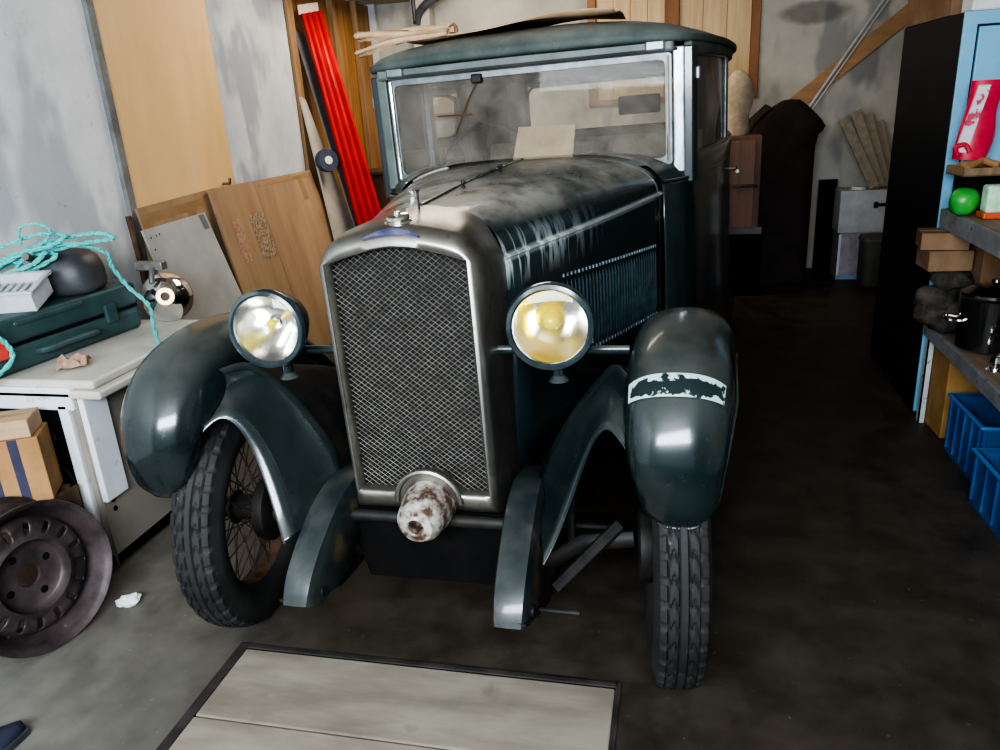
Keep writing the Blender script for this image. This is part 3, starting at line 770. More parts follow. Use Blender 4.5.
# windscreen frame
wf = MB()
WF = rrect(-.580,.590,1.222,1.637,.012,3)
wfi = rrect(-.553,.563,1.250,1.610,.02,3)
wf.rings([[V(p[0],1.372,p[1]) for p in WF],[V(p[0],1.355,p[1]) for p in WF],[V(p[0],1.352,p[1]) for p in wfi],[V(p[0],1.372,p[1]) for p in wfi]], closed_v=True)
wsf = part('windscreen_frame', wf, MT['frame_metal'], smooth=False, bevel=.003)
part('windscreen', MB().quad((-.555,1.362,1.25),(.565,1.362,1.25),(.565,1.362,1.61),(-.555,1.362,1.61)), MT['glass'], parent=wsf, smooth=False)
for x_ in (-.566,.574): part('chrome_strip', MB().tube([(x_,1.348,1.235),(x_,1.348,1.625)], .006, 8), MT['chrome'], parent=wsf)
# header rail with hinge pads
hd = part('header_rail', MB().span((-.615,1.330,1.636),(.60,1.40,1.705)), MT['header_paint'], bevel=.012, seg=3)
for x_ in (-.53,.53): part('hinge_pad', MB().box((x_,1.324,1.664),(.075,.02,.045)), MT['frame_metal'], parent=hd, bevel=.008)
part('wiper_motor', MB().box((-.185,1.35,1.61),(.045,.03,.035)), MT['chassis'], parent=hd, bevel=.006)
part('wiper', MB().tube([(-.185,1.345,1.60),(-.235,1.345,1.52),(-.30,1.345,1.40)], .003, 6).tube([(-.37,1.346,1.478),(-.22,1.346,1.475)], .003,6), MT['rim_rust'], parent=hd)
# roof: fascia lip and soft crown
def roof_plan(ex):
    pr = [(.30,1.29),(.52,1.298),(.622,1.33),(.680,1.42),(.74,1.65),(.80,2.0),(.835,2.4),(.845,2.8),(.825,3.2),(.77,3.5),(.62,3.66),(.3,3.70)]
    ps = [(p.x,p.y) for p in smoothpath([(a,b_,0) for a,b_ in pr], 3)]
    pp = ps+[(-x_,y_) for x_,y_ in reversed(ps)]
    cy = 2.5
    return [(x_*ex, cy+(y_-cy)*(1-(1-ex)*.45)) for x_,y_ in pp]
rf = MB(); lv_ = [(.965,1.672,0),(.99,1.674,0),(1.0,1.682,0),(1.0,1.700,0),(.985,1.722,.004),(.95,1.740,.012),(.86,1.757,.024),(.70,1.772,.034),(.5,1.783,.042),(.25,1.788,.046),(.02,1.79,.048)]
def roof_arch(x_): return -.045*(x_/.7)**2
rf.rings([[V(p[0],p[1],z_+d_*0+roof_arch(p[0])*(.35 if z_ < 1.71 else .8)+ (.010 if z_>1.66 else 0)) for p in roof_plan(ex)] for ex, z_, d_ in lv_], caps=True)
roof = part('roof', rf, MT['roof_paint'], angle=60)
part('roof_lining', MB().prism(roof_plan(.955), lambda p: V(p[0],p[1],1.64), lambda p: V(p[0],p[1],1.65)), MT['inner'], parent=roof, smooth=False)
for s in (-1, 1):
    rows = []
    for i in range(15):
        y = lerp(1.40, 3.35, i/14); x_ = s*(plan_x(y)+.012)
        rows.append([V(x_-s*.022,y,1.628), V(x_,y,1.628), V(x_+s*.006,y,1.66), V(x_+s*.002,y,1.70), V(x_-s*.022,y,1.70)])
    part('cant_rail', MB().rings(rows, caps=True), MT['roof_paint'], parent=roof, angle=50)
# interior
sw = part('steering_wheel', MB().tube([mat_to((-.28,1.68,1.285),(0,-.66,.75)) @ V(.20*math.cos(2*PI*k/48), .20*math.sin(2*PI*k/48), 0) for k in range(48)], .013, 10, closed=True), MT['black'])
for a in (0, 2*PI/3, 4*PI/3):
    T = mat_to((-.28,1.68,1.285),(0,-.66,.75))
    part('wheel_spoke', MB().tube([T @ V(0,0,-.02), T @ V(.2*math.sin(a),.2*math.cos(a),0)], .006, 6), MT['chassis'], parent=sw)
part('steering_column', MB().tube([(-.28,1.69,1.27),(-.28,1.40,.95)], .018, 8), MT['chassis'], parent=sw)
def seat(x0, x1, y, z, nb, name):
    sb = MB(); n_ = nb*8; rows = []
    for i in range(n_+1):
        x_ = lerp(x0, x1, i/n_); bulge = .018*abs(math.sin(PI*i/8))
        rows.append([V(x_,y+.10,z-.60), V(x_,y-bulge,z-.58), V(x_,y+.03-bulge,z-.3), V(x_,y+.05-bulge,z-.04), V(x_,y+.08,z), V(x_,y+.14,z-.01), V(x_,y+.17,z-.06), V(x_,y+.15,z-.6)])
    sb.rings(rows, caps=True)
    o = part(name, sb, MT['leather'], angle=60)
    part('cushion', MB().span((x0,y-.42,z-.72),(x1,y+.05,z-.52)), MT['leather'], parent=o, bevel=.04, seg=3)
seat(-.66,-.06,2.15,1.20,5,'front_seat'); seat(.06,.66,2.15,1.20,5,'front_seat'); seat(-.66,.66,3.05,1.27,10,'rear_seat')
part('mirror', MB().box((.44,1.60,1.455),(.175,.02,.075)), MT['black'], bevel=.009, seg=3)
# thing lying on the dashboard
def at_car(v):   # car coordinates -> room coordinates for things that rest on the car
    b_ = ROLL; x_, y_, z_ = v
    x2, z2 = x_*math.cos(b_)+z_*math.sin(b_), -x_*math.sin(b_)+z_*math.cos(b_)
    a = .0468; return V(-.64868+x2*math.cos(a)+y_*math.sin(a), 1.89938-x2*math.sin(a)+y_*math.cos(a), z2)
MT['card'] = M('cardboard', (.34,.22,.13), (.44,.30,.185), rough=.85, scale=5, stretch=(1,1,4))
MT['card_pale'] = M('cardboard_pale', (.46,.30,.17), (.62,.43,.27), rough=.85, scale=8)
MT['card_orange'] = M('cardboard_orange', (.28,.145,.055), (.40,.225,.095), rough=.85, scale=6)
q = [at_car(v) for v in ((-.122,1.545,1.222),(.150,1.545,1.218),(.165,1.60,1.395),(-.088,1.60,1.402))]
qc = sum(q, V(0,0,0))/4
o = MB().add([p-qc for p in q], [(0,1,2,3)]); mb = MB(); mb.add([p-qc for p in q], [(0,1,2,3)])
tag(mb.build('cardboard_sheet', MT['card_pale'], loc=qc, solid=.006, smooth=False), 'small square of pale cardboard propped behind the windscreen of the car', 'cardboard')
# rag roll lying along the bottom of the windscreen
p0 = at_car((-.50,1.325,1.238)); mb = MB(); pts = [at_car(v)-p0 for v in ((-.50,1.318,1.225),(-.44,1.314,1.246),(-.37,1.310,1.262),(-.33,1.308,1.268))]
mb.tube(smoothpath(pts, 5), [.006]*3+[.011]*6+[.013]*6+[.009], 8)
tag(mb.build('rag_roll', M('pale_rag', (.40,.38,.33), (.55,.53,.47), rough=.9), loc=p0), 'thin rolled pale rag lying at the foot of the windscreen on the bonnet', 'rag')

# pale cardboard lying on the roof, curled at the edges
def rooftop_sheet(name, pts_lo, pts_hi, thick, label, mat, cat='cardboard'):
    lo = smoothpath(pts_lo, 6); hi = smoothpath(pts_hi, 6); c0 = at_car(pts_lo[0])
    rows = []
    for a, b_ in zip(lo, hi):
        rows.append([at_car(a.lerp(b_, t)+V(0,0,.010*math.sin(7*t+a.x*9)))-c0 for t in (0,.25,.5,.75,1)])
    mb = MB().rings(rows, closed_u=False)
    return tag(mb.build(name, mat, loc=c0, solid=thick, angle=60), label, cat)
rooftop_sheet('cardboard_sheet', [(-.50,1.32,1.775),(-.35,1.31,1.782),(-.15,1.305,1.790),(.05,1.305,1.797),(.20,1.305,1.803),(.38,1.31,1.806)],
              [(-.50,2.0,1.80),(-.35,2.0,1.815),(-.15,2.0,1.825),(.05,2.0,1.83),(.20,2.0,1.83),(.36,1.9,1.82)], -.004, 'long pale cardboard sheet lying flat on the roof of the car', MT['card_pale'])
rooftop_sheet('wood_lath', [(-.70,1.36,1.806),(-.56,1.355,1.803),(-.40,1.35,1.800),(-.26,1.34,1.798)],
              [(-.70,1.40,1.806),(-.56,1.395,1.803),(-.40,1.39,1.800),(-.26,1.38,1.798)], -.022, 'upper pale wooden lath poking out past the roof corner of the car', MT['card_pale'], 'lath')
rooftop_sheet('paper_roll', [(-.685,1.31,1.742),(-.62,1.305,1.752),(-.55,1.30,1.768),(-.42,1.295,1.782),(-.28,1.295,1.787)],
              [(-.685,1.36,1.742),(-.62,1.355,1.752),(-.55,1.35,1.768),(-.42,1.345,1.782),(-.28,1.345,1.787)], -.012, 'lower crumpled pale strip drooping over the roof corner of the car', MT['card_pale'], 'strip')

# ------------------------------------------------------------ left side
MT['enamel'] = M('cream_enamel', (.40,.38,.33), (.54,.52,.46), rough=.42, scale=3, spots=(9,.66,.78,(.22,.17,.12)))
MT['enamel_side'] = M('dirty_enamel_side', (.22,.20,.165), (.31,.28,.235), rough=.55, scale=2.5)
MT['white_enamel'] = M('white_enamel', (.62,.65,.68), (.74,.76,.78), rough=.35, scale=4, spots=(11,.64,.74,(.35,.33,.30)))
def top(name, mb, mat, label, cat, group=None, **k):
    return tag(mb.build(name, mat, **k), label, cat, group)
st = tag(empty('old_cooker', (-2.26, 2.38, 0)), 'old cream enamel cooker with open dark front, cluttered top, by left wall', 'cooker')
mb = MB().span((.28,-.36,.012),(.31,.40,.655)).span((-.31,-.36,.012),(-.28,.40,.655)).span((-.31,.37,.012),(.31,.40,.655)).span((-.31,-.36,.012),(.31,.40,.06))
mb.build('body', MT['enamel_side'], st, smooth=False, bevel=.006)
MB().span((-.28,-.34,.06),(.28,.37,.65)).span((-.20,-.345,.2),(-.19,-.34,.3)).build('dark_cavity', MT['black'], st, smooth=False)
MB().span((-.31,-.37,.62),(.30,-.345,.70)).span((.235,-.37,.06),(.275,-.345,.64)).span((-.31,-.37,.06),(-.28,-.345,.64)).build('front_frame', MT['white_enamel'], st, smooth=False, bevel=.005)
MB().span((.312,-.36,.27),(.335,-.25,.672)).build('side_trim', MT['white_enamel'], st, smooth=False, bevel=.004)
MB().span((-.32,-.37,.66),(.415,.42,.69)).build('top_moulding', MT['enamel'], st, smooth=False, bevel=.010, seg=3)
MB().span((-.32,-.355,.69),(.385,.40,.722)).build('cooktop', MT['enamel'], st, smooth=False, bevel=.012, seg=3)
for z in (.22,.255):
    MB().lathe([(0,.003),(.009,.003),(.010,0)], 12, mat_to((.31,-.31,z),(1,0,0))).build('screw_hole', MT['black'], st)
for c, rr in (((.12,-.352,.50),.06),((.14,-.352,.33),.07)):
    MB().tube([(c[0]+rr*math.cos(a), c[1], c[2]+rr*math.sin(a)*1.1) for a in [k*PI/12 for k in range(20)]], .003, 6).build('wire_loop', MT['chassis'], st)

# green tool case
MT['case'] = M('green_plastic', (.025,.055,.058), (.045,.085,.085), rough=.5, scale=8)
cs = tag(empty('tool_case', (-2.345, 2.33, .723), (0,0,-.13)), 'dark green plastic power tool case with red latch lying on the cooker', 'tool case')
mb = MB().span((-.155,-.36,.0),(.155,.36,.092)); mb.build('case_base', MT['case'], cs, smooth=False, bevel=.022, seg=3)
MB().span((-.155,-.36,.098),(.155,.36,.188)).span((.02,-.20,.15),(.160,.10,.180)).build('case_lid', MT['case'], cs, smooth=False, bevel=.022, seg=3)
MB().span((-.15,-.352,.09),(.15,.352,.10)).build('case_seam', MT['black'], cs, smooth=False)
MB().span((.150,-.30,.06),(.168,-.245,.135)).build('latch', M('red_plastic', (.50,.06,.04), (.62,.09,.06), rough=.45), cs, smooth=False, bevel=.006)
MB().span((.150,.18,.06),(.168,.235,.135)).build('latch', MT['case'], cs, smooth=False, bevel=.006)
MB().tube(smoothpath([(.15,-.13,.05),(.185,-.12,.055),(.19,0,.058),(.185,.10,.055),(.15,.11,.05)],4), .012, 8).build('handle', MT['case'], cs)
# black motor housing on the case
MT['blackplastic'] = M('black_plastic', (.03,.032,.036), (.06,.063,.07), rough=.5, scale=12)
mh = tag(empty('motor_housing', (-2.30, 2.50, .912), (0,0,.25)), 'rounded black plastic motor housing sitting on the green tool case', 'machine')
rings = []
for z, s in ((0,.86),(.012,.95),(.03,1),(.07,1.0),(.10,.96),(.13,.86),(.15,.70),(.160,.45),(.163,.02)):
    rings.append([V(.125*s*math.copysign(abs(math.cos(a))**.7,math.cos(a)), .115*s*math.copysign(abs(math.sin(a))**.7,math.sin(a)), z) for a in [2*PI*k/32 for k in range(32)]])
MB().rings(rings, caps=True).build('housing', MT['blackplastic'], mh, angle=60)
MB().tube([(-.06+.022*math.cos(a), -.118, .11+.022*math.sin(a)) for a in [2*PI*k/20 for k in range(20)]], .006, 8, closed=True).build('metal_ring', MT['chrome'], mh)
MB().lathe([(0,.03),(.014,.03),(.018,.0)], 16, mat_to((-.06,-.115,.16),(0,-1,.3))).build('knob', MT['nickel'], mh)
# clear tray
MT['clear'] = M('clear_plastic', (.62,.64,.68), (.80,.82,.86), rough=.2, scale=9, trans=.35)
tr = tag(empty('plastic_tray', (-2.315, 2.25, .930), (.25,0,.30)), 'clear plastic tray of small fittings on the green tool case', 'tray')
mb = MB()
for a, b in (((-.10,-.075,0),(.10,.075,.006)),((-.10,-.075,0),(-.095,.075,.075)),((.095,-.075,0),(.10,.075,.075)),((-.10,-.075,0),(.10,-.07,.075)),((-.10,.07,0),(.10,.075,.075))): mb.span(a, b)
mb.span((-.112,-.087,.072),(.112,-.07,.08)).span((-.112,.07,.072),(.112,.087,.08)).span((-.112,-.087,.072),(-.095,.087,.08)).span((.095,-.087,.072),(.112,.087,.08))
mb.build('tray', MT['clear'], tr, smooth=False, bevel=.002)
mb = MB()
for k in range(6): mb.span((-.08+k*.028,-.06,.006),(-.064+k*.028,.06,.055))
mb.build('fittings', M('grey_fittings', (.30,.32,.36), (.6,.62,.66), rough=.4, scale=20), tr, smooth=False, bevel=.003)
# turquoise rope
MT['rope'] = M('turquoise_rope', (.05,.36,.34), (.12,.56,.52), rough=.7, scale=120, stretch=(1,1,1), bump=.6)
def rope(mb, pts, r=.0085, n=7):
    P = smoothpath(pts, n); m = len(P)
    for ph in (0, PI):   # two twisted strands
        Q = []
        for i, p in enumerate(P):
            t = (P[min(i+1,m-1)]-P[max(i-1,0)]).normalized(); a = t.orthogonal().normalized(); b = t.cross(a)
            an = ph+i*1.1; Q.append(p+a*math.cos(an)*r*.45+b*math.sin(an)*r*.45)
        mb.tube(Q, r*.68, 6)
rp_ = MB()
rope(rp_, [(-2.50,2.30,.99),(-2.42,2.32,1.05),(-2.30,2.38,1.10),(-2.18,2.44,1.105),(-2.11,2.50,1.06),(-2.12,2.53,1.00),(-2.10,2.57,.91),(-2.02,2.56,.84),(-1.93,2.45,.77),(-1.825,2.33,.728),(-1.815,2.34,.69)])
rope(rp_, [(-2.52,2.40,1.02),(-2.40,2.45,1.09),(-2.27,2.46,1.12),(-2.14,2.44,1.14),(-2.03,2.42,1.145),(-1.98,2.40,1.13),(-2.06,2.42,1.118),(-2.2,2.44,1.10),(-2.34,2.40,1.07),(-2.50,2.32,1.03)])
rope(rp_, [(-2.50,2.35,1.10),(-2.40,2.35,1.12),(-2.30,2.40,1.15),(-2.20,2.42,1.14),(-2.24,2.38,1.11),(-2.36,2.36,1.09),(-2.46,2.33,1.05),(-2.42,2.30,1.02),(-2.30,2.34,1.05),(-2.26,2.38,1.09)])
rope(rp_, [(-2.34,2.36,1.12),(-2.32,2.35,1.18),(-2.26,2.36,1.195),(-2.22,2.38,1.17),(-2.25,2.38,1.13),(-2.33,2.36,1.08),(-2.38,2.33,1.03),(-2.52,2.33,.99)], .006)
rope(rp_, [(-2.55,2.30,1.08),(-2.44,2.34,1.07),(-2.36,2.36,1.04),(-2.46,2.30,.99),(-2.56,2.28,.97)])
rope(rp_, [(-2.58,2.38,1.04),(-2.46,2.42,1.05),(-2.33,2.42,1.08),(-2.24,2.40,1.07),(-2.34,2.36,1.02),(-2.5,2.3,.96)])
rope(rp_, [(-2.44,2.02,.93),(-2.30,1.95,.92),(-2.19,1.98,.90),(-2.165,2.02,.85),(-2.165,2.02,.79),(-2.20,1.94,.745),(-2.30,1.88,.73)])
top('rope', rp_, MT['rope'], 'turquoise rope heaped over the black housing, its end hanging down over the cooker', 'rope')
# chrome spotlight beside the case
sl_ = tag(empty('chrome_spotlight', (-2.06, 2.73, .830), (0,0,0)), 'chrome spotlight with brass socket lying at the back of the cooker top', 'lamp')
T = mat_to((0,0,0), (.55,-.80,.22))
MB().lathe([(.102,-.045),(.104,-.040),(.100,-.030),(.092,0),(.075,.035),(.050,.062),(.034,.072),(.03,.074),(0,.074)], 48, T).build('bowl', MT['chrome'], sl_, angle=60)
MB().lathe([(.018,.115),(.034,.115),(.037,.105),(.034,.06),(.018,.06),(.018,.115)], 28, T).build('brass_socket', M('pale_brass', (.62,.44,.22), (.75,.58,.34), rough=.4, metal=.7), sl_)
MB().lathe([(0,.10),(.019,.10)], 20, T).build('socket_hole', M('dark_brown', (.05,.02,.01), (.08,.03,.015)), sl_)
MB().tube([(-.01,-.06,.07),(-.02,-.03,.12),(-.03,0,.135)], .012, 8).span((-.11,-.02,.115),(.02,.02,.150)).build('bracket', M('grey_bracket', (.14,.13,.12), (.30,.29,.27), rough=.5, metal=.5), sl_, bevel=.006)
# brown paper scrap
mb = MB(); rows = []
for i in range(7):
    rows.append([V(-.05+.016*i, -.05+.016*j+.01*math.sin(i*2.1), .004+.045*abs(math.sin(i*.9+j*1.3))*(1-abs(j-3)/4)) for j in range(7)])
mb.rings(rows, closed_u=False)
top('paper_scrap', mb, M('brown_paper', (.28,.17,.12), (.40,.27,.19), rough=.9), 'crumpled scrap of brown paper on the cooker top beside the tool case', 'paper', loc=(-2.06,2.17,.722), rot=(0,0,.5), smooth=False, solid=.001)

# boxes in front of the cooker, with a crate under them
crate = MB().span((-2.42,1.885,0),(-2.0,1.98,.03)).span((-2.42,1.885,0),(-2.40,1.98,.36)).span((-2.02,1.885,0),(-2.0,1.98,.36)).span((-2.42,1.96,0),(-2.0,1.98,.36))
for z in (.03,.15,.27): crate.span((-2.42,1.878,z),(-2.0,1.89,z+.085))
top('wooden_crate', crate, wood('shaded_crate_wood', (.06,.035,.02), (.11,.07,.04)), 'slatted wooden crate, shadow painted into its wood, standing behind the steel wheel', 'crate', smooth=False, bevel=.003)  # crate wood darkened to paint the shadow behind the steel wheel
def carton(name, c, d, rz, mat, label, stripes=(), flap=0, stripe_mat=None, cat='box', group=None, tilt=0):
    e = tag(empty(name, (c[0],c[1],c[2]), (tilt,0,rz)), label, cat, group)
    x,y,z = d[0]/2, d[1]/2, d[2]
    MB().span((-x,-y,0),(x,y,z)).build('carton', mat, e, smooth=False, bevel=.003)
    MB().span((-x,-.012,z-.0005),(x,.012,z+.0012)).build('tape', MT['tape'], e, smooth=False)
    for sx in stripes: MB().span((sx-.014,-y-.0015,.0),(sx+.014,-y+.001,z)).build('stripe', stripe_mat, e, smooth=False)
    return e
MT['card_shaded'] = M('shaded_cardboard', (.17,.095,.05), (.27,.165,.095), rough=.85, scale=5)  # cardboard colour lowered to paint in the dim light on the right
MT['tape'] = M('brown_tape', (.26,.16,.08), (.34,.22,.12), rough=.35)
MT['stripe'] = M('navy_stripe', (.03,.03,.06), (.05,.05,.09), rough=.6)
carton('cardboard_box', (-2.21,1.83,.362), (.42,.14,.225), .52, MT['card_orange'], 'orange brown cardboard box with two navy stripes, above the steel wheel', (.060,.135), stripe_mat=MT['stripe'])  # card colour lowered too, painting shadow behind the wheel
carton('cardboard_box', (-2.215,1.835,.588), (.40,.12,.06), .45, MT['card'], 'flat pale brown cardboard box on top of the navy striped box', ())
# pressed steel wheel
MT['steelrim'] = M('weathered_steel', (.05,.04,.04), (.13,.10,.10), rough=.5, metal=.55, scale=9, spots=(24,.7,.8,(.4,.4,.4)))
ws = tag(empty('steel_wheel', (-1.875, 1.635, .2325), (0,-.13,-.25)), 'bare rusty pressed steel car wheel leaning at the left, without tyre', 'wheel')
TX = Matrix.Rotation(PI/2, 4, 'Y')
WR = .232
mb = MB().lathe([(WR-.006,.008),(WR,.012),(WR+.002,.006),(WR-.002,-.004),(WR-.014,-.010),(WR-.018,-.03),(WR-.045,-.06),(WR-.050,-.12),(WR-.020,-.15),(WR-.016,-.185),(WR,-.192),(WR,-.20),(WR-.010,-.20),(WR-.022,-.186),(WR-.028,-.15),(WR-.056,-.122),(WR-.052,-.056),(WR-.024,-.026),(WR-.020,-.004),(WR-.006,.008)], 72, TX)
mb.build('rim', MT['steelrim'], ws, angle=50)
# disc with oval holes
disc = MB(); NA = 16; prof = [(.192,-.075),(.182,-.050),(.168,-.032),(.150,-.028),(.135,-.030),(.125,-.026),(.113,-.022),(.105,-.050),(.098,-.056),(.060,-.058),(.036,-.056),(.034,-.066)]
na = NA*8; pv = []
hole = lambda i, k: (k in (2,3)) and (i % 8 in (3,4))
for k, (r_, h_) in enumerate(prof):
    for i in range(na):
        a = 2*PI*i/na
        pv.append(TX @ V(r_*math.cos(a), r_*math.sin(a), h_))
fs = []
for k in range(len(prof)-1):
    for i in range(na):
        if hole(i, k) : continue
        fs.append([k*na+i, k*na+(i+1) % na, (k+1)*na+(i+1) % na, (k+1)*na+i])
disc.add(pv, fs); disc.build('wheel_disc', MT['steelrim'], ws, solid=.004, angle=60)
for k in range(4):
    a = 2*PI*k/4+.4
    MB().lathe([(0,.002),(.009,.002),(.012,0)], 14, TX @ Matrix.Translation((.072*math.cos(a),.072*math.sin(a),-.0565))).build('bolt_hole', MT['black'], ws)
# crumpled white paper
mb = MB(); rnd = random.Random(3)
bm = bmesh.new(); bmesh.ops.create_icosphere(bm, subdivisions=3, radius=.03)
vs = [v.co*(1+.45*noise.noise(v.co*60)) for v in bm.verts]; fs = [[v.index for v in f_.verts] for f_ in bm.faces]; bm.free()
mb.add([V(v.x*1.3, v.y*.8, (v.z+.024)*.62) for v in vs], fs)
top('crumpled_paper', mb, M('white_paper', (.62,.63,.64), (.78,.78,.78), rough=.9), 'crumpled white paper scrap lying on the floor beside the steel wheel', 'paper', loc=(-1.765,1.835,.003), rot=(0,0,.6), smooth=False)
# dark object in the corner of the picture
sh_ = tag(empty('shoe', (-1.70,1.25,0), (0,0,-.45)), 'dark navy shoe toe with pale curved lines at the bottom left corner', 'shoe')
rows = []
for i in range(12):
    t = i/11; y = .045-.25*t; w = .012+.036*math.sin(min(1,t*2.2+.12)*PI/2); h = .022+.045*t
    rows.append([V(w*math.cos(a), y, .014+h*max(0,math.sin(a))) for a in [PI*k/12 for k in range(13)]])
MB().rings(rows, closed_u=False).build('upper', M('navy_cloth', (.012,.014,.035), (.03,.032,.06), rough=.7), sh_, solid=.003)
rows = []
for i in range(12):
    t = i/11; y = .050-.255*t; w = .016+.038*math.sin(min(1,t*2.2+.12)*PI/2)
    rows.append([V(-w,y,0),V(w,y,0),V(w,y,.018),V(-w,y,.018)])
MB().rings(rows, caps=True).build('sole', MT['blackplastic'], sh_, smooth=False)
for q_ in (0,1):
    MB().tube(smoothpath([(-.035,-.04-.03*q_,.035),(0,-.02-.03*q_,.064),(.035,-.04-.03*q_,.035)],5), .0025, 6).build('pale_line', M('pale_line', (.3,.3,.36), (.4,.4,.45)), sh_)

# leaning sheets on the left wall. corners given bottom-left, bottom-right, top-right, top-left
def sheet(name, cs_, t, mat, label, cat, parts=None):
    cs_ = [V(*c) for c in cs_]; o0 = (cs_[0]+cs_[1])/2
    e = tag(empty(name, o0), label, cat)
    nrm = (cs_[1]-cs_[0]).cross(cs_[3]-cs_[0]).normalized()
    if nrm.x < 0: nrm = -nrm
    mb = MB(); q_ = [c-o0 for c in cs_]; mb.add(q_+[c-nrm*t for c in q_], [(0,1,2,3),(7,6,5,4),(0,4,5,1),(1,5,6,2),(2,6,7,3),(3,7,4,0)])
    mb.build('panel', mat, e, smooth=False)
    def loc(u_, v_, d=.001): return q_[0].lerp(q_[1], u_).lerp(q_[3].lerp(q_[2], u_), v_)+nrm*d
    for nm, mt, (u0,v0,u1,v1) in (parts or []):
        MB().add([loc(u0,v0), loc(u1,v0), loc(u1,v1), loc(u0,v1)], [(0,1,2,3)])
        m2 = MB(); m2.add([loc(u0,v0), loc(u1,v0), loc(u1,v1), loc(u0,v1)], [(0,1,2,3)]); m2.build(nm, mt, e, smooth=False)
    return e
MT['cardwall'] = M('big_cardboard', (.26,.165,.09), (.36,.24,.14), rough=.85, scale=2.5, stretch=(1,2,.3))
MT['ink_red'] = M('faded_red_print', (.30,.15,.10), (.40,.27,.18), scale=60, lo=.45, hi=.55)
MT['ink_dark'] = M('faded_dark_print', (.17,.12,.08), (.36,.26,.17), scale=70, lo=.46, hi=.54)
sheet('cardboard_sheet', [(-2.40,3.36,0),(-2.40,4.02,0),(-2.555,3.98,1.145),(-2.555,3.30,1.125)], .012, MT['cardwall'], 'flattened cardboard with brown tape behind the grey metal sheet on left wall', 'cardboard',
      [('tape', MT['tape'], (0,.93,1,.97)), ('tape', MT['tape'], (.02,.8,.10,.95)), ('tape', MT['tape'], (.55,.86,.66,.96))])
sheet('cardboard_sheet', [(-2.33,3.88,0),(-2.33,5.34,0),(-2.525,5.14,1.135),(-2.525,3.88,1.148)], .014, MT['cardwall'], 'large flattened cardboard box leaning on left wall behind the left headlamp', 'cardboard',
      [('tape', MT['tape'], (.42,.965,.98,.985)), ('tape', MT['tape'], (.82,.84,.87,.97)), ('tape', MT['tape'], (.92,.68,.99,.76)), ('fold', M('fold_line', (.22,.15,.1), (.28,.2,.13)), (.38,0,.385,1)),
       ('printing', MT['ink_red'], (.09,.62,.155,.84)), ('printing', MT['ink_dark'], (.24,.60,.37,.84))])
sheet('metal_sheet', [(-2.28,3.28,0),(-2.28,3.90,0),(-2.47,3.72,1.045),(-2.47,3.20,1.035)], .012, M('grey_painted_metal', (.35,.35,.34), (.45,.45,.44), rough=.5, scale=4), 'pale grey metal sheet with small holes leaning in front of the cardboard', 'metal sheet',
      [('bolt_holes', MT['black'], (.06,.955,.075,.962)), ('bolt_holes', MT['black'], (.14,.958,.155,.965)), ('bolt_holes', MT['black'], (.19,.96,.205,.967)), ('bolt_holes', MT['black'], (.05,.90,.065,.907)), ('bolt_holes', MT['black'], (.05,.82,.065,.827)), ('corner_patch', M('dark_patch', (.14,.14,.14), (.2,.2,.2)), (.88,.92,.97,.995))])
sheet('leaning_board', [(-2.30,5.10,0),(-2.30,5.66,0),(-2.56,5.29,1.60),(-2.56,5.22,1.62)], .015, M('pale_board', (.32,.29,.25), (.45,.41,.36), rough=.8, scale=4), 'narrow pale grey brown board leaning between large cardboard and grey strip', 'board')
sheet('metal_strip', [(-2.22,5.42,0),(-2.22,5.66,0),(-2.575,5.44,2.02),(-2.575,5.29,2.05)], .01, M('dark_grey_metal', (.10,.10,.11), (.19,.19,.20), rough=.6, scale=5), 'dark grey metal strip leaning just left of the red sheet', 'metal strip')
# red corrugated sheet
o0 = V(-2.17,5.6,0); BL, BRt, TRt, TL = [V(*c)-o0 for c in ((-2.22,5.34,0),(-2.10,5.62,0),(-2.555,5.66,2.19),(-2.555,5.33,2.14))]
nrm = (BRt-BL).cross(TL-BL).normalized(); nrm = nrm if nrm.x > 0 else -nrm
rows = []
for v_ in (0,.25,.5,.75,1):
    row = []
    for i in range(49):
        u_ = i/48; h = .016*(1 if (i*.125) % 1.5 < .75 else -1)*min(1,1) 
        ph = (u_*3.5) % 1; h = .020*max(-1, min(1, 3*math.sin(2*PI*ph)))
        row.append(BL.lerp(BRt,u_).lerp(TL.lerp(TRt,u_),v_)+nrm*(h+.03))
    rows.append(row)
rsht = top('corrugated_sheet', MB().rings(rows, closed_u=False), M('red_sheet', (.36,.006,.005), (.52,.012,.010), rough=.38, scale=4), 'long bright red corrugated metal sheet leaning against the wooden cladding', 'metal sheet', loc=o0, solid=.002, angle=30)
MB().add([], [])
m2 = MB(); m2.add([TL.lerp(TRt,0)+nrm*.012, TL.lerp(TRt,1)+nrm*.012, TL.lerp(TRt,1)+nrm*.012+V(0,0,.06), TL+nrm*.012+V(0,0,.06)], [(0,1,2,3)])
m2.build('paper_edge', M('pinkish_paper', (.6,.5,.46), (.7,.62,.58)), rsht, smooth=False)
